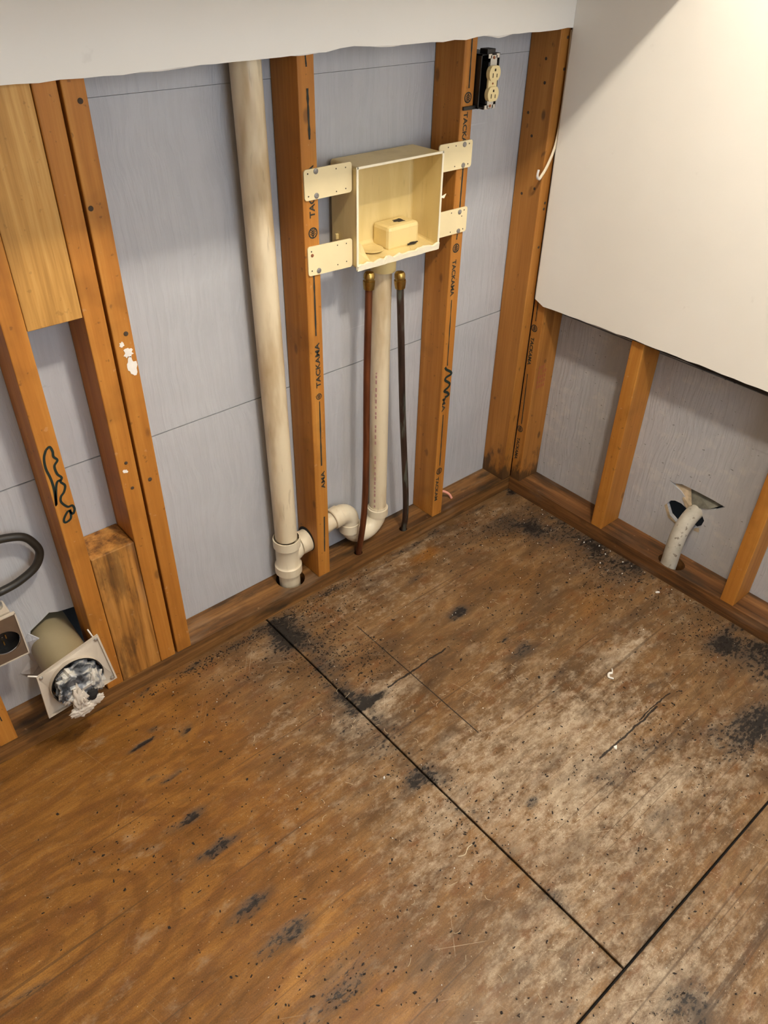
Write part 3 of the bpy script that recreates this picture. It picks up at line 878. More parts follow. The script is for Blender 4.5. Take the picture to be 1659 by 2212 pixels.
p2 = [(-1.379, .705), (-1.386, .690), (-1.388, .668), (-1.385, .647), (-1.384, .630), (-1.385, .610), (-1.3885, .583), (-1.383, .609), (-1.376, .631), (-1.368, .634)]
for p in (p1, p2):
    ink(ribbon(bmesh.new(), catmull([(x, -E, z) for x, z in p], 5), .0048, (0, -1, 0)), L3, 'marker_scribble', 'inkgreen')
ink(stroke_y(-1.622, .20, -1.618, .12, .003), L4)
# plaster smears and nail heads on the left studs
def blob(c, rx, rz, thick, seed, n=18, axis='y'):
    r = random.Random(seed)
    pts = []
    for k in range(n):
        a = 2 * math.pi * k / n
        q = r.uniform(.6, 1.15)
        pts.append((c[0] + rx * q * math.cos(a), c[1], c[2] + rz * q * math.sin(a)))
    return prism(bmesh.new(), pts, (0, -thick, 0))
for c, rx, rz, s in (((-1.190, -.0002, .843), .010, .011, 1), ((-1.188, -.0002, .815), .010, .020, 2), ((-1.199, -.0002, .862), .005, .006, 3)):
    mk('plaster_smear', blob(c, rx, rz, .0007, s), 'cable_end', L1)
mk('plaster_smear', blob((-1.243, -.0002, .600), .006, .005, .0007, 4), 'cable_end', L2)
def nail(par, x, z, r=.0035, mat='nailhead'):
    mk('nail_head', lathe(bmesh.new(), (x, .0005, z), (0, -1, 0), [(0, r), (.0012, r), (.0018, r * .6)], 12), mat, par)
for x, z in ((-1.1875, 1.262), (-1.187, .880), (-1.205, 1.105), (-1.196, .56)): nail(L1, x, z, .0045, 'hole')
for x, z in ((-1.238, .618), (-1.236, .556)): nail(L2, x, z, .0035, 'hole')
for par, spots in ((SC, ((-.0375, .02, .95), (-.0375, .07, 1.12), (-.0375, .03, 1.19), (-.0375, .06, .93), (-.0375, .05, 1.07), (-.0375, .035, 1.24))),):
    for x, y, z in spots:
        mk('knot', lathe(bmesh.new(), (x + .0006, y, z), (-1, 0, 0), [(0, .0038), (.0003, .0036), (.0004, .001)], 10), 'hole', par)
for x, z in ((-.009, 1.22), (-.011, 1.285), (-.013, .90), (-.013, .80), (-.012, .915)): nail(SC, x, z, .0035, 'hole')

# ------------------------------------------------------------------ blocking boards between the two left studs
mk('blocking_board', box((-1.3535, .0025, .928), (-1.2570, .0405, TOP - .02), .0015), 'block_up', origin=(-1.305, .02, .928), label='pale grained blocking board hanging high between two left studs', cat='lumber', group='blocking boards')
mk('blocking_board', box((-1.3530, .0015, PZ), (-1.2570, D - .001, .4225), .002), 'block_low', origin=(-1.305, .045, PZ), label='weathered short blocking board standing on the bottom plate between left studs', cat='lumber', group='blocking boards')

# ------------------------------------------------------------------ tall drain pipe with tee
t = thing('drain_pipe', (-.842, .048, 0.0), 'tall ivory plastic drain pipe with tee fitting, rising beside stamped stud', 'pipe')
PR = .0290
tx = lambda z: -.8425 - .0145 * z / 1.3
mk('pipe', tube(bmesh.new(), [(tx(z), .049, z) for z in (.195, .6, 1.0, 1.45, TOP - .02)], PR, 32), 'pvc', t)
mk('lower_pipe', tube(bmesh.new(), [(tx(0), .049, -.05), (tx(.1), .049, .10)], PR * .99, 32), 'pvc_fit', t)
tee = mk('tee_fitting', lathe(bmesh.new(), (tx(.15), .049, .080), (0, 0, 1), [(0, .0335), (0, .0365), (.024, .0365), (.026, .0340), (.030, .0318), (.082, .0318), (.086, .0340), (.088, .0365), (.114, .0365), (.114, .0335)], 32, False), 'pvc_fit', t)
bm = bmesh.new()
tube(bm, catmull([(tx(.15), .049, .108), (tx(.15) + .018, .049, .135), (tx(.15) + .042, .049, .150), (tx(.15) + .062, .049, .153)], 6), [.026] * 6 + [.0275] * 13, 28)
mk('tee_branch', bm, 'pvc_fit', t)
mk('hub', lathe(bmesh.new(), (tx(.15) + .034, .049, .152), (1, 0, .03), [(0, .029), (.001, .0315), (.030, .0315), (.031, .0290), (.031, .0255)], 28, False), 'pvc_fit', t)
# ------------------------------------------------------------------ standpipe, trap and arm through the stud
t = thing('standpipe_trap', (-.527, .050, PZ), 'ivory standpipe under the washer box curving into a floor trap', 'pipe')
SR = .0245
SX, SY = -.527, .050
mk('standpipe', tube(bmesh.new(), [(SX, SY, .125), (SX, SY, .5), (SX - .001, SY - .002, .852)], SR, 32), 'pvc', t)
TX = -.632                                   # rising leg of the trap
cz = .133; cx = (SX + TX) / 2; ur = (SX - TX) / 2
u = [(cx + ur * math.cos(a), SY, cz - ur * math.sin(a)) for a in np.linspace(0, math.pi, 19)]
mk('trap_bend', tube(bmesh.new(), [(SX, SY, .150)] + u + [(TX, SY, .140)], SR * 1.08, 30), 'pvc_fit', t)
mk('hub', lathe(bmesh.new(), (SX, SY, .118), (0, 0, 1), [(0, .0262), (.002, .0300), (.026, .0300), (.027, .0280), (.027, .0246)], 30, False), 'pvc_fit', t)
mk('hub', lathe(bmesh.new(), (TX, SY, .112), (0, 0, 1), [(0, .0262), (.002, .0298), (.030, .0298), (.031, .0275)], 30, False), 'pvc_fit', t)
el = [(TX, SY, .128)] + [(TX - .034 + .034 * math.cos(a), SY, .148 + .034 * math.sin(a)) for a in np.linspace(0, math.pi / 2, 9)] + [(TX - .062, SY, .182)]
mk('elbow', tube(bmesh.new(), el, SR * 1.10, 30), 'pvc_fit', t)
mk('hub', lathe(bmesh.new(), (TX - .034, SY, .182), (-1, 0, -.12), [(0, .0268), (.002, .0300), (.026, .0300), (.028, .0280), (.028, .0246)], 30, False), 'pvc_fit', t)
mk('trap_arm', tube(bmesh.new(), [(TX - .040, SY, .1815), (-.720, SY, .170), (-.772, SY, .157), (-.790, SY, .1535)], SR * .98, 30), 'pvc_fit', t)
bm = bmesh.new()
rr = random.Random(9)
z = .74
while z > .16:
    h = rr.uniform(.006, .012)
    if rr.random() < .8:
        a = R(207)
        def pp(da, zz): return (SX + (SR + .0004) * math.cos(a + da), SY + (SR + .0004) * math.sin(a + da), zz)
        f = bm.faces.new([bm.verts.new(pp(-.07, z)), bm.verts.new(pp(.10, z)), bm.verts.new(pp(.10, z - h)), bm.verts.new(pp(-.07, z - h))])
    z -= h + rr.uniform(.003, .012)
mk('pipe_print', bm, 'inkpink', t, kind='stuff')
bm = bmesh.new()
lathe(bm, (-.7795, .050, .156), (-1, 0, 0), [(0, .036), (.0004, .036)], 26)
mk('stud_hole', bm, 'dark', S2)

# ------------------------------------------------------------------ washer outlet box
BX0, BX1, BZ0, BZ1 = -.655, -.410, .884, 1.094
BY0, BY1 = -.016, .080
t = thing('washer_outlet_box', (-.53, .0, BZ0), 'yellowed plastic washing machine outlet box strapped between two stamped studs', 'outlet box')
th = .0035
bm = bmesh.new()
TPR = .004
def shell(bm):
    # open-fronted tapering tray: outer and inner skins joined at the rim
    o0 = [(BX0, BY0, BZ0), (BX1, BY0, BZ0), (BX1, BY0, BZ1), (BX0, BY0, BZ1)]
    o1 = [(BX0 + TPR, BY1, BZ0 + .012), (BX1 - TPR, BY1, BZ0 + .012), (BX1 - TPR, BY1, BZ1), (BX0 + TPR, BY1, BZ1)]
    i0 = [(BX0 + th, BY0, BZ0 + th), (BX1 - th, BY0, BZ0 + th), (BX1 - th, BY0, BZ1 - th), (BX0 + th, BY0, BZ1 - th)]
    i1 = [(BX0 + TPR + th, BY1 - th, BZ0 + .012 + th), (BX1 - TPR - th, BY1 - th, BZ0 + .012 + th), (BX1 - TPR - th, BY1 - th, BZ1 - th), (BX0 + TPR + th, BY1 - th, BZ1 - th)]
    L = [[bm.verts.new(p) for p in r] for r in (o0, o1, i0, i1)]
    for k in range(4):
        j = (k + 1) % 4
        bm.faces.new((L[0][k], L[0][j], L[1][j], L[1][k]))
        bm.faces.new((L[2][j], L[2][k], L[3][k], L[3][j]))
        bm.faces.new((L[0][j], L[0][k], L[2][k], L[2][j]))
    bm.faces.new(L[1])
    bm.faces.new(list(reversed(L[3])))
    es = [e for e in bm.edges if all(v in L[1] for v in e.verts) or all(v in L[3] for v in e.verts)]
    es += [bm.edges.get((L[0][k], L[1][k])) for k in range(4)] + [bm.edges.get((L[2][k], L[3][k])) for k in range(4)]
    bmesh.ops.bevel(bm, geom=es, offset=.007, segments=3, affect='EDGES', profile=0.5)
    return bm
mk('tray', shell(bmesh.new()), 'boxplastic', t)
# pale cut rim, bottom lip torn
bm = bmesh.new()
w = .0040
bm_box(bm, (BX0 - .001, BY0 - .0018, BZ0), (BX0 + w, BY0 + .001, BZ1 + .001), .0008)
bm_box(bm, (BX1 - w, BY0 - .0018, BZ0), (BX1 + .001, BY0 + .001, BZ1 + .001), .0008)
bm_box(bm, (BX0, BY0 - .0018, BZ1 - w), (BX1, BY0 + .001, BZ1 + .001), .0008)
mk('rim', bm, 'boxrim', t)
bm = bmesh.new()
rr = random.Random(21)
n = 26
prev = None
for i in range(n + 1):
    x = BX0 + (BX1 - BX0) * i / n
    zt = BZ0 + .010 + rr.uniform(-.0025, .0035)
    yb = BY0 - .0035 + rr.uniform(-.0012, .0012)
    cur = [bm.verts.new(p) for p in ((x, yb, BZ0 - .002), (x, yb - .0015, zt), (x, yb + .004, zt + .001), (x, yb + .006, BZ0 - .001))]
    if prev:
        for k in range(4):
            bm.faces.new((prev[k], prev[(k + 1) % 4], cur[(k + 1) % 4], cur[k]))
    prev = cur
mk('torn_lip', bm, 'boxrim', t)
mk('knockout_block', box((-.535, .018, BZ0 + .004), (-.440, .077, BZ0 + .060), .009), 'boxplastic', t)
o = mk('mould_spot', blob((0, 0, 0), .017, .012, .0006, 31), 'soot', t)
for v in o.data.vertices:                     # lay the spot flat on top of the block
    c = v.co + ORG[t.name]
    v.co = Vector((-.480 + c.x, .047 + c.z, BZ0 + .0603 + c.y * -1)) - ORG[t.name]
mk('mould_spot', blob((-.462, .0165, BZ0 + .013), .018, .003, .0012, 33), 'soot', t)
fin = [(-.646, -.006, BZ0 + .004), (-.646, -.004, BZ0 + .036), (-.642, -.002, BZ0 + .050), (-.636, .0, BZ0 + .053), (-.628, .0, BZ0 + .046), (-.618, -.002, BZ0 + .024), (-.608, -.006, BZ0 + .006)]
mk('fin', prism(bmesh.new(), fin, (0, .006, 0)), 'boxplastic', t)
mk('drain_flange', lathe(bmesh.new(), (-.566, .045, BZ0 + .013), (0, 0, 1), [(0, .030), (.0012, .030), (.0018, .027), (.0004, .022)], 28), 'boxplastic', t)
# funnel and spigot under the tray
mk('funnel', lathe(bmesh.new(), (SX, SY - .006, BZ0 + .006), (0, 0, -1), [(-.002, .062), (.006, .060), (.014, .050), (.020, .034), (.022, .0305), (.050, .0300), (.050, .0240)], 32, False), 'boxplastic', t)
def tab(x0, x1, z0, z1, shear, screws, mat='bracket'):
    bm = bmesh.new()
    r = .006
    pts = []
    for cx_, cz_, a0 in ((x1 - r, z1 - r, 0), (x0 + r, z1 - r, 90), (x0 + r, z0 + r, 180), (x1 - r, z0 + r, 270)):
        for k in range(5):
            a = R(a0 + 90 * k / 4)
            pts.append((cx_ + r * math.cos(a), -.0035, cz_ + r * math.sin(a) + shear * (cx_ - x0)))
    prism(bm, pts, (0, .0028, 0))
    o = mk('mounting_tab', bm, mat, t)
    for (x, z, rr_, m) in screws:
        mk('screw' if m != 'hole' else 'pinhole', lathe(bmesh.new(), (x, -.0030, z), (0, -1, 0), [(0, rr_), (.0008 if m == 'hole' else .0018, rr_), (.0009 if m == 'hole' else .0026, rr_ * .5)], 14), m, o)
def row(x0, x1, z0, z1):
    return [(x0 + .009, z1 - .008, .0016, 'hole'), (x0 + .009, z0 + .008, .0016, 'hole'), (x1 - .040, z1 - .008, .0014, 'hole'), (x1 - .016, z1 - .009, .0014, 'hole'), (x1 - .040, z0 + .007, .0014, 'hole'), (x1 - .016, z0 + .009, .0014, 'hole')]
tab(-.7765, -.6575, 1.0455, 1.1040, 0, row(-.7765, -.6575, 1.0455, 1.1040) + [(-.748, 1.0985, .0055, 'nailhead'), (-.748, 1.0525, .0055, 'nailhead')])
tab(-.7745, -.6575, .8935, .9545, -.03, row(-.7745, -.6575, .8955, .9520) + [(-.748, .9010, .0055, 'nailhead'), (-.764, .936, .0034, 'rust')])
tab(-.4110, -.3070, 1.0455, 1.1035, 0, [(-.318, 1.096, .0016, 'hole'), (-.318, 1.053, .0016, 'hole'), (-.360, 1.096, .0014, 'hole'), (-.360, 1.053, .0014, 'hole'), (-.384, 1.096, .0014, 'hole'), (-.333, 1.0960, .0055, 'nailhead'), (-.333, 1.0520, .0055, 'nailhead')])
tab(-.4110, -.3070, .9000, .9580, 0, [(-.318, .951, .0016, 'hole'), (-.318, .907, .0016, 'hole'), (-.360, .951, .0014, 'hole'), (-.360, .907, .0014, 'hole'), (-.325, .938, .0014, 'hole'), (-.333, .9490, .0055, 'nailhead'), (-.333, .9050, .0055, 'nailhead')])
mk('plastic_splinter', prism(bmesh.new(), [(BX1, -.012, .996), (BX1 + .012, -.020, 1.004), (BX1 + .008, -.018, .994)], (0, .001, 0)), 'boxrim', t)
# outer reinforcing ribs
mk('side_rib', box((BX0 - .004, .050, BZ0 + .050), (BX0 + .003, .056, BZ0 + .062), .001), 'boxplastic', t)

# ------------------------------------------------------------------ copper supply stubs with brass caps
def supply(pts, mat, lab, capd):
    p = catmull(pts, 8)
    t = thing('supply_pipe', pts[0], lab, 'pipe', 'capped copper supply pipes')
    mk('pipe', tube(bmesh.new(), p, .0086, 20), mat, t)
    d = (Vector(pts[-1]) - Vector(pts[-2])).normalized()
    q = Vector(pts[-1])
    mk('cap', lathe(bmesh.new(), q - d * .012, d, [(0, .0092), (0, .0120), (.004, .0126), (.013, .0138), (.0195, .0138), (.021, .0112), (.0245, .0112), (.0255, .0128), (.034, .0126), (.0385, .0098), (.0405, .0)], 24, True), 'brass', t)
    return t
supply([(-.629, .0145, PZ - .045), (-.6285, .012, .055), (-.6285, .004, .10), (-.619, .0, .20), (-.613, .0, .36), (-.612, .0, .60), (-.607, .0, .838)], 'copper', 'reddish-brown copper pipe with brass cap, left of the standpipe', 1)
supply([(-.4565, .0145, PZ - .045), (-.4565, .012, .055), (-.459, .004, .10), (-.466, .0, .20), (-.488, .0, .45), (-.502, .0, .66), (-.5125, .0, .818)], 'copper_green', 'dark verdigris copper pipe with brass cap, right of the standpipe', 1)

# ------------------------------------------------------------------ electrical outlet on the stud
t = thing('electrical_outlet', (-.28, .0, 1.166), 'ivory duplex outlet in an open black box beside the stamped stud', 'outlet')
ox0, ox1, oz0, oz1 = -.3095, -.2520, 1.166, 1.270
bm = bmesh.new()
for lo, hi in (((ox0, -.012, oz0), (ox0 + .0025, .055, oz1)), ((ox1 - .0025, -.012, oz0), (ox1, .055, oz1)), ((ox0, -.012, oz1 - .0025), (ox1, .055, oz1)), ((ox0, -.012, oz0), (ox1, .055, oz0 + .0025)), ((ox0, .0525, oz0), (ox1, .055, oz1))):
    bm_box(bm, lo, hi)
mk('box', bm, 'blackbox', t)
mk('screw_lug', box((-.293, -.013, oz1 - .001), (-.268, .010, oz1 + .009), .001), 'blackbox', t)
mk('screw_lug', box((-.293, -.013, oz0 - .003), (-.268, .010, oz0 + .006), .001), 'blackbox', t)
mk('nail_bracket', box((-.3455, -.0055, oz0 - .001), (ox0 + .004, -.0006, oz0 + .0065), .0008), 'blackbox', t)
rc = -.2790
ry = -.021
yk = bmesh.new()
bm_box(yk, (rc - .010, ry + .001, 1.166), (rc + .010, ry + .0026, 1.268))
for z in (1.1645, 1.2625):
    for sx in (-1, 1):
        bm_box(yk, (rc + sx * .0120 - .005, ry + .0010, z), (rc + sx * .0120 + .005, ry + .0026, z + .008))
mk('yoke', yk, 'steel', t)
for z in (1.1705, 1.2635):
    mk('yoke_screw', lathe(bmesh.new(), (rc, ry + .0012, z), (0, -1, 0), [(0, .0032), (.0015, .0030), (.002, .001)], 12), 'rust', t)
body = mk('receptacle', box((rc - .0125, ry + .003, 1.174), (rc + .0145, .012, 1.256), .002), 'blackbox', t)
mk('bridge', box((rc - .0135, ry - .0015, 1.206), (rc + .0135, ry + .004, 1.224), .001), 'ivory', t)
for z in (1.1945, 1.2345):
    pts = []
    for k in range(28):
        a = 2 * math.pi * k / 28
        pts.append((rc + .0172 * math.cos(a), ry - .0060, z + max(-.0142, min(.0142, .0172 * math.sin(a)))))
    f = mk('outlet_face', prism(bmesh.new(), pts, (0, .010, 0)), 'ivory', t)
    for dx, h in ((-.0062, .0085), (.0062, .0070)):
        mk('slot', box((rc + dx - .0010, ry - .0065, z - .0080), (rc + dx + .0010, ry - .0058, z - .0080 + h)), 'hole', f)
    mk('ground_slot', box((rc - .0022, ry - .0065, z + .0040), (rc + .0022, ry - .0058, z + .0088), .0002), 'hole', f)
mk('centre_screw', lathe(bmesh.new(), (rc, ry - .0012, 1.2145), (0, -1, 0), [(0, .0022), (.0012, .002), (.0014, .001)], 10), 'rust', t)

# ------------------------------------------------------------------ cables on the corner stud and plate
t = thing('flat_cable', (-.005, -.006, 1.25), 'flat ivory cable hanging from behind the right drywall edge onto corner stud', 'cable')
p = catmull([(-.004, -.004, 1.30), (-.004, -.007, 1.20), (-.005, -.008, 1.12), (-.012, -.008, 1.055), (-.033, -.008, 1.010), (-.055, -.010, .988), (-.064, -.012, .984)], 8)
mk('jacket', tube(bmesh.new(), p, .0046, 14, True, (1.0, .55)), 'cable_white', t)
p = catmull([(-.061, -.012, .985), (-.0715, -.014, .986), (-.0760, -.015, .996), (-.0735, -.015, 1.008)], 6)
mk('frayed_end', tube(bmesh.new(), p, [.0042] * 6 + [.0036] * 6 + [.0030] * 7, 10, True, (1, .5)), 'cable_end', t)
t = mk('pink_wire', tube(bmesh.new(), catmull([(-.318, .070, .062), (-.290, .062, .080), (-.262, .050, .079), (-.243, .040, .066), (-.236, .032, .0505)], 8), .0040, 12), 'pink', origin=(-.236, .032, PZ), label='short pink insulated wire end poking out at the stud foot', cat='wire')

# ------------------------------------------------------------------ right-wall conduit and torn hole
t = thing('grey_conduit', (.030, -.582, PZ), 'dirty grey conduit bending from the torn wall hole into the plate', 'conduit')
p = catmull([(.026, -.583, -.03), (.027, -.583, .06), (.031, -.582, .105), (.044, -.580, .150), (.066, -.582, .184), (.092, -.584, .200), (.125, -.586, .208)], 8)
mk('conduit', tube(bmesh.new(), p, .0225, 26), 'greypipe', t)
bm = bmesh.new()
prism(bm, [(D + .006, -.505, .250), (D - .004, -.560, .200), (D - .006, -.575, .207), (D + .010, -.548, .262)], (.0015, 0, 0))
mk('torn_flap', bm, 'foam', wall_right)
bm = bmesh.new()
prism(bm, [(D + .020, -.535, .266), (D + .020, -.660, .264), (D - .002, -.620, .232), (D - .004, -.575, .212)], (.0015, 0, 0))
mk('torn_flap', bm, 'foil', wall_right)
bm = bmesh.new()
prism(bm, [(D - .0012, -.500, .182), (D - .0020, -.520, .150), (D - .003, -.545, .138), (D - .0010, -.548, .130), (D - .0006, -.515, .140), (D - .0006, -.494, .172)], (.0008, 0, 0))
prism(bm, [(D - .0012, -.598, .152), (D - .003, -.610, .160), (D - .0010, -.612, .145), (D - .0006, -.596, .142)], (.0008, 0, 0))
mk('frayed_edge', bm, 'foam', wall_right)
mk('paper_tear', prism(bmesh.new(), [(D - .0008, -.600, .5965), (D - .0008, -.612, .560), (D - .0008, -.618, .53), (D - .0008, -.632, .498), (D - .0008, -.655, .455), (D - .0008, -.752, .455), (D - .0008, -.752, .5965)], (.0007, 0, 0)), 'sheath', wall_right)

# ------------------------------------------------------------------ dryer vent at the left
t = thing('dryer_vent', (-1.460, .0, .10), 'tan dryer vent duct with square flange stuffed with crumpled grey film', 'vent')
dc = Vector((-1.460, 0, .192))
mk('duct', tube(bmesh.new(), [(-1.453, .150, .182), (-1.457, .05, .186), (-1.462, -.052, .192)], .0510, 36, False), 'duct', t)
mk('duct_liner', tube(bmesh.new(), [(-1.453, .150, .182), (-1.462, -.052, .192)], .0490, 36, True), 'dark', t)
FL = [Vector(p) for p in ((-1.534, -.052, .242), (-1.394, -.048, .272), (-1.383, -.060, .140), (-1.540, -.062, .128))]
fn = (FL[1] - FL[0]).cross(FL[3] - FL[0]).normalized()
if fn.y > 0: fn = -fn
hc = Vector((-1.4635, -.056, .1945))
hole = []
ux = Vector((.975, 0, .2)).normalized(); uz = Vector((-.2, -.06, .975)).normalized()
for k in range(30):
    a = 2 * math.pi * k / 30
    hole.append(hc + ux * .0535 * math.cos(a) + uz * .0535 * math.sin(a))
plate = holed(FL, [hole], -fn * .0025)
fl = mk('flange', plate, 'flange', t)
# folded side lips of the flange, thin raised edges
bm = bmesh.new()
for i, j in ((0, 1), (1, 2), (2, 3), (3, 0)):
    a, b = FL[i], FL[j]
    c = (FL[0] + FL[1] + FL[2] + FL[3]) / 4
    ia, ib = a + (c - a) * .05, b + (c - b) * .05
    vs = [bm.verts.new(q) for q in (a, b, ib, ia)]
    ws = [bm.verts.new(q + fn * .004) for q in (a, b, ib, ia)]
    bm.faces.new(ws)
    for k in range(4):
        bm.faces.new((vs[k], vs[(k + 1) % 4], ws[(k + 1) % 4], ws[k]))
mk('flange_lip', bm, 'flange', fl)
mk('collar', tube(bmesh.new(), [hc - fn * .001, hc + fn * .016], .0560, 34, False), 'flange', fl)
mk('collar_lining', tube(bmesh.new(), [hc - fn * .001, hc + fn * .0155], .0530, 34, False), 'dark', fl)
for c, a in ((FL[0], .10), (FL[1], .10), (FL[2], .12)):
    ctr = (FL[0] + FL[1] + FL[2] + FL[3]) / 4
    q = c + (ctr - c) * a
    mk('screw', lathe(bmesh.new(), q + fn * .003, fn, [(0, .0045), (.002, .0042), (.003, .0015)], 12), 'steel', fl)
mk('loose_screw', tube(bmesh.new(), [FL[0] + V(.006, .0, -.002), FL[0] + V(-.013, .008, .006)], .0018, 8), 'cable_end', t)
mk('loose_screw', tube(bmesh.new(), [FL[1] + V(-.010, .002, -.002), FL[1] + V(-.014, .010, .016)], .0016, 8), 'cable_end', t)
# crumpled film: displaced dome hanging out of the mouth
def crumple(c, r, sx, sy, sz, seed, amp, sub=4):
    bm = bmesh.new()
    bmesh.ops.create_icosphere(bm, subdivisions=sub, radius=1.0)
    from mathutils import noise as mn
    for v in bm.verts:
        d = v.co.normalized()
        q = d * 2.3 + Vector((seed, seed * 2.3, seed * .7))
        k = 1 + amp * (abs(mn.noise(q)) * 2.0 - .55) + amp * .35 * (abs(mn.noise(q * 2.1)) * 2 - .6)
        v.co = Vector(c) + Vector((d.x * sx, d.y * sy, d.z * sz)) * r * k
    for f in bm.faces: f.smooth = True
    return bm
mk('crumpled_film', crumple(hc + fn * .010 + V(.000, 0, -.006), .050, 1.0, .60, 1.0, 3.3, .26), 'bag', t)
mk('film_fold', crumple(hc + fn * .034 + V(-.012, 0, -.030), .026, .62, .55, 1.45, 5.1, .30), 'bagpale', t)
mk('film_fold', crumple(hc + fn * .026 + V(.030, 0, -.006), .024, .60, .6, 1.5, 7.4, .32), 'bag', t)
mk('film_fold', crumple(hc + fn * .030 + V(-.034, 0, -.012), .020, .75, .55, 1.2, 1.7, .30), 'bag', t)
mk('film_tail', crumple(hc + fn * .036 + V(-.014, 0, -.064), .022, 1.25, .35, .85, 8.2, .28), 'bagpale', t)
mk('film_tail', crumple(hc + fn * .034 + V(.018, 0, -.058), .016, 1.2, .35, .85, 9.9, .28), 'bagpale', t)
mk('film_hollow', crumple(hc + fn * .036 + V(.014, 0, -.036), .0125, 1.0, .55, 1.25, 2.2, .25, 3), 'dark', t)
# ripped siding around the hole
bm = bmesh.new()
prism(bm, [(-1.500, D - .001, .236), (-1.486, D - .022, .228), (-1.488, D - .028, .188), (-1.500, D - .018, .150), (-1.512, D - .001, .160), (-1.515, D - .001, .215)], (.002, .001, 0))
prism(bm, [(-1.512, D - .001, .160), (-1.500, D - .016, .150), (-1.518, D - .012, .128), (-1.540, D - .001, .134)], (0, .001, .002))
mk('torn_flap', bm, 'sheath', wall_back)

# ------------------------------------------------------------------ dryer receptacle and its heavy cable
t = thing('dryer_receptacle', (-1.56, .0, .271), 'brown dryer receptacle plate at the left frame edge beside the duct', 'outlet')
x0, x1, z0, z1 = -1.5985, -1.5225, .268, .382
circ = [(-1.557 + .029 * math.cos(2 * math.pi * k / 28), -.003, .318 + .029 * math.sin(2 * math.pi * k / 28)) for k in range(28)]
mk('cover_plate', holed([(x0, -.003, z0), (x1, -.003, z0), (x1, -.003, z1), (x0, -.003, z1)], [circ], (0, .003, 0)), 'brown_plate', t)
bm = bmesh.new()
for lo, hi in (((x0, -.0045, z1 - .002), (x1, .003, z1 + .0005)), ((x1 - .002, -.0045, z0), (x1 + .0005, .003, z1)), ((x0, -.0045, z0 - .0005), (x1, .003, z0 + .002))):
    bm_box(bm, lo, hi)
mk('plate_edge', bm, 'flange', t)
mk('socket', lathe(bmesh.new(), (-1.557, .002, .318), (0, 1, 0), [(0, .029), (.016, .029), (.016, .001)], 28, False), 'blackbox', t)
for dx, dz in ((-.008, .004), (.006, .003), (-.001, -.012)):
    mk('contact', box((-1.557 + dx - .001, .012, .318 + dz - .005), (-1.557 + dx + .001, .017, .318 + dz + .005)), 'brass', t)
mk('back_box', box((x0 + .004, .019, z0 + .008), (x1 - .004, .062, z1 - .008), .003), 'flange', t)
mk('cable_clamp', lathe(bmesh.new(), (-1.545, .045, z1 - .012), (0, 0, 1), [(0, .014), (.012, .014), (.013, .012), (.022, .012)], 16), 'steel', t)
mk('dryer_cable', tube(bmesh.new(), catmull([(-1.602, .055, .555), (-1.545, .056, .524), (-1.492, .060, .515), (-1.452, .060, .500), (-1.434, .060, .470), (-1.432, .060, .445), (-1.449, .060, .418), (-1.487, .058, .402), (-1.523, .056, .398), (-1.548, .050, .403), (-1.549, .046, .400)], 8), .0085, 16), 'rubber', origin=(-1.55, .05, .39), label='thick black cable looping over the bare siding above dryer duct', cat='cable')

# ------------------------------------------------------------------ wall cabinet above the frame, whose front edge throws the slanting shadow
t = thing('wall_cabinet', (-1.0, -.17, 1.431), 'white wall cabinet hung on the back wall above the cut drywall', 'cabinet')
cx0, cx1 = -2.2, -.016
mk('body', box((cx0, -.300, 1.431), (cx1, -.0135, 2.15), .001), 'cabinet', t)
for k in range(4):
    a = cx0 + (cx1 - cx0) * k / 4 + .002
    b = cx0 + (cx1 - cx0) * (k + 1) / 4 - .002
    d = mk('door', box((a, -.320, 1.431), (b, -.301, 2.148), .001), 'cabinet', t)
    kx = b - .03 if k % 2 == 0 else a + .03
    mk('knob', lathe(bmesh.new(), (kx, -.320, 1.50), (0, -1, 0), [(0, .006), (.012, .006), (.016, .014), (.024, .012), (.026, .0)], 16), 'steel', d)

# ------------------------------------------------------------------ ceiling lamp
t = thing('ceiling_lamp', (-.95, -1.10, TOP), 'round bare-bulb lamp holder on the ceiling', 'lamp')
mk('canopy', lathe(bmesh.new(), (-.95, -1.10, TOP), (0, 0, -1), [(0, .075), (.008, .075), (.014, .060), (.022, .030), (.030, .028)], 28), 'cabinet', t)
gl = NT('bulb_glow')
gl.b.inputs['Emission Color'].default_value = (*LAMP_COLOR, 1)
gl.b.inputs['Emission Strength'].default_value = 12
M['bulb'] = gl.done((.9, .9, .85), .4)
mk('bulb', lathe(bmesh.new(), (-.95, -1.10, TOP - .026), (0, 0, -1), [(0, .016), (.014, .017), (.034, .030), (.052, .034), (.070, .028), (.082, .012), (.085, 0)], 24), 'bulb', t)
pl = bpy.data.lights.new('lamp_light', 'POINT')
pl.energy = LAMP_POWER
pl.color = LAMP_COLOR
pl.shadow_soft_size = .052
plo = bpy.data.objects.new('lamp_light', pl)
COL.objects.link(plo)
plo.parent = t
plo.location = (0, 0, -.085)

# ------------------------------------------------------------------ debris on the subfloor
rr = random.Random(77)
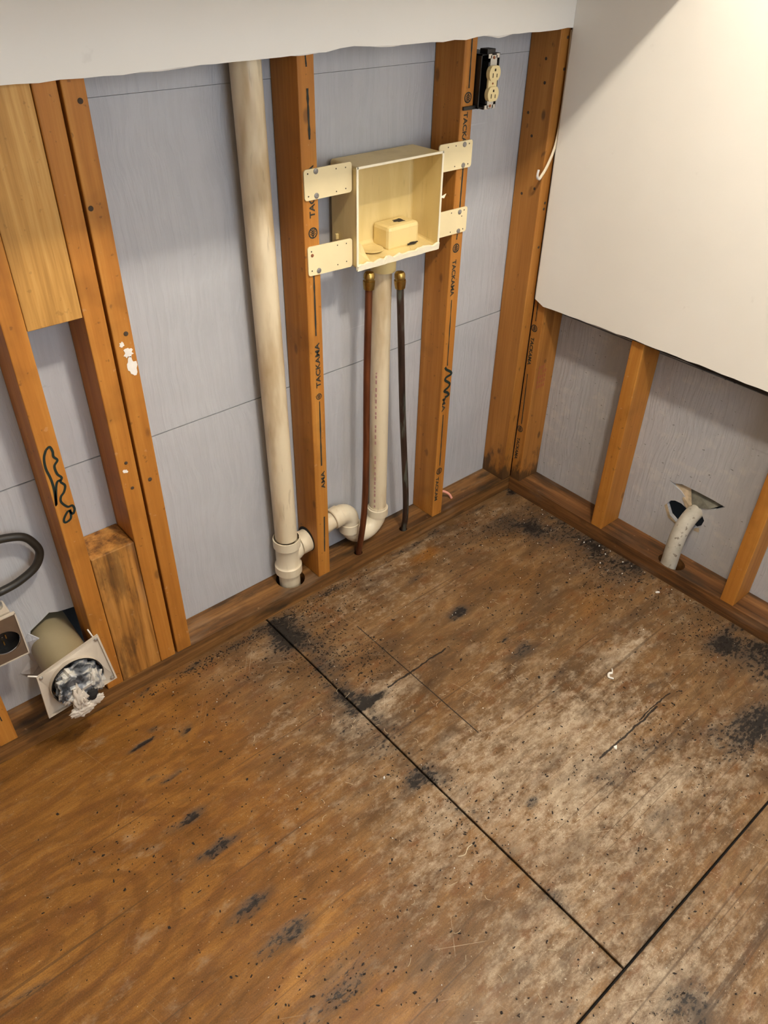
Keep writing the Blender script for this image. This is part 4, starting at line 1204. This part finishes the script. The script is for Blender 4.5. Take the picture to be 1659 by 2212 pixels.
# density of black flakes: centre x, y, spread x, y, count
FL_ = [(-.10, -.19, .07, .06, 150), (-.25, -.10, .12, .05, 110), (-.08, -.45, .06, .10, 110), (-.16, -.55, .08, .08, 60), (-.10, -.82, .05, .07, 130), (-.04, -.72, .04, .10, 50),
       (-.90, -.18, .06, .09, 170), (-.86, -.10, .10, .05, 90), (-.85, -.28, .05, .05, 60), (-1.10, -.030, .13, .010, 130), (-.80, -.025, .14, .012, 60), (-1.12, -.12, .14, .05, 80),
       (-1.0, -.24, .08, .06, 40), (-.98, -.65, .04, .12, 60), (-.90, -.75, .12, .10, 60), (-.60, -.85, .14, .08, 70), (-.40, -.90, .12, .08, 60), (-.35, -.60, .20, .15, 70),
       (-.55, -.35, .22, .12, 70), (-1.3, -.35, .16, .14, 50), (-1.55, -.38, .10, .08, 40), (-1.25, -.65, .18, .14, 60), (-1.35, -.85, .12, .06, 50), (-.5, -1.06, .3, .06, 60),
       (-1.0, -1.0, .15, .1, 40), (-.9, -1.25, .2, .08, 40), (-.25, -.32, .12, .08, 60)]
def inside(x, y):
    return XL < x < -.004 and -1.45 < y < -.004 and abs(x + .956) > .004 and abs(y + 1.142) > .005
bm = bmesh.new()
def chip(bm, x, y, L, Wd, H, ang, zz=.0004):
    c, s = math.cos(ang), math.sin(ang)
    n = rr.choice((4, 5, 5, 6))
    pts = []
    for k in range(n):
        a = 2 * math.pi * k / n + rr.uniform(-.3, .3)
        q = rr.uniform(.65, 1.1)
        px, py = L * q * math.cos(a), Wd * q * math.sin(a)
        pts.append((x + px * c - py * s, y + px * s + py * c, zz))
    b0 = [bm.verts.new(p) for p in pts]
    b1 = [bm.verts.new((x + (p[0] - x) * .75, y + (p[1] - y) * .75, zz + H * rr.uniform(.6, 1.2))) for p in pts]
    bm.faces.new(b1)
    for k in range(n):
        bm.faces.new((b0[k], b0[(k + 1) % n], b1[(k + 1) % n], b1[k]))
for cx_, cy_, sx, sy, n in FL_:
    for _ in range(int(n * 2.2)):
        x, y = rr.gauss(cx_, sx), rr.gauss(cy_, sy)
        if inside(x, y):
            L = rr.uniform(.0009, .0030) * (1.7 if rr.random() < .12 else 1)
            chip(bm, x, y, L, L * rr.uniform(.35, .8), .0008, rr.uniform(0, 3.1))
for cx_, cy_, sx, sy, n in FL_:
    for _ in range(int(n * .28)):
        x, y = rr.gauss(cx_, sx * .8), rr.gauss(cy_, sy * .8)
        if inside(x, y):
            L = rr.uniform(.0022, .0052)
            chip(bm, x, y, L, L * rr.uniform(.3, .6), .0010, rr.gauss(0, .7))
mk('black_flakes', bm, 'flake', origin=(-.5, -.4, 0), label='scattered black mould flakes and dirt specks on the stained plywood', cat='debris', kind='stuff')
bm = bmesh.new()
for _ in range(230):
    x, y = rr.uniform(-1.3, -.01), rr.uniform(-1.3, -.01)
    if rr.random() < .25: x, y = rr.gauss(-.05, .06), rr.gauss(-.42, .2)
    if inside(x, y):
        L = rr.uniform(.0007, .0020)
        chip(bm, x, y, L, L * rr.uniform(.5, .9), .0012, rr.uniform(0, 3.1))
mk('plaster_grit', bm, 'crumb', origin=(-.5, -.5, 0), label='fine white plaster grit sprinkled over the plywood floor', cat='debris', kind='stuff')
bm = bmesh.new()
for _ in range(150):
    x, y = rr.uniform(-1.25, -.02), rr.uniform(-1.25, -.02)
    if inside(x, y) and inside(x + .02, y) and inside(x - .02, y) and inside(x, y + .02):
        a = rr.uniform(0, 6.28)
        L = rr.uniform(.006, .018)
        k = rr.uniform(-1, 1)
        P = [(x + L * (u_ - .5) * math.cos(a + k * u_), y + L * (u_ - .5) * math.sin(a + k * u_), .0012) for u_ in (0, .25, .5, .75, 1)]
        tube(bm, P, .00035, 4)
mk('wood_fibres', bm, 'fibre', origin=(-.5, -.5, 0), label='loose pale wood fibres and splinters strewn on the plywood', cat='debris', kind='stuff')
def crumb(x, y, L, Wd, H, ang, lab, name='plaster_crumb', mat='crumb', grp=None):
    b = bmesh.new()
    chip(b, x, y, L, Wd, H, ang, 0.0006)
    bmesh.ops.contextual_create(b, geom=[v for v in b.verts if v.co.z < .0007])
    mk(name, b, mat, origin=(x, y, 0), label=lab, cat='debris', group=grp)
crumb(-.054, -.611, .0075, .0038, .003, -.5, 'largest white plaster chip, lying alone near the right bottom plate')
crumb(-.576, -.847, .0085, .0050, .002, .4, 'white plaster smudge chip beside the dark split in the plywood')
crumb(-1.031, -.568, .0045, .0030, .003, .9, 'small white chip on the left sheet beside the sheet joint')
for x, y in ((-.035, -.34), (-.03, -.415), (-.075, -.43), (-.065, -.50), (-.02, -.47), (-.012, -.38)):
    crumb(x, y, .0032, .0024, .0025, rr.uniform(0, 3), 'tiny white plaster crumb on the floor along the right bottom plate', grp='crumbs along the right plate')
b = tube(bmesh.new(), catmull([(-.412, -.722, .002), (-.418, -.712, .004), (-.408, -.705, .003), (-.398, -.708, .002), (-.388, -.700, .002)], 6), [.0022] * 6 + [.003] * 12 + [.0015] * 7, 8)
mk('paper_scrap', b, 'crumb', origin=(-.405, -.71, 0), label='curled white paper scrap in the middle of the right sheet', cat='debris')
b = tube(bmesh.new(), catmull([(-1.035, -.800, .0012), (-1.022, -.806, .002), (-1.008, -.800, .003), (-.995, -.800, .0015)], 6), .0009, 6)
mk('wood_splinter', b, 'fibre', origin=(-1.01, -.803, 0), label='pale curved splinter lying beside the long sheet joint', cat='debris')
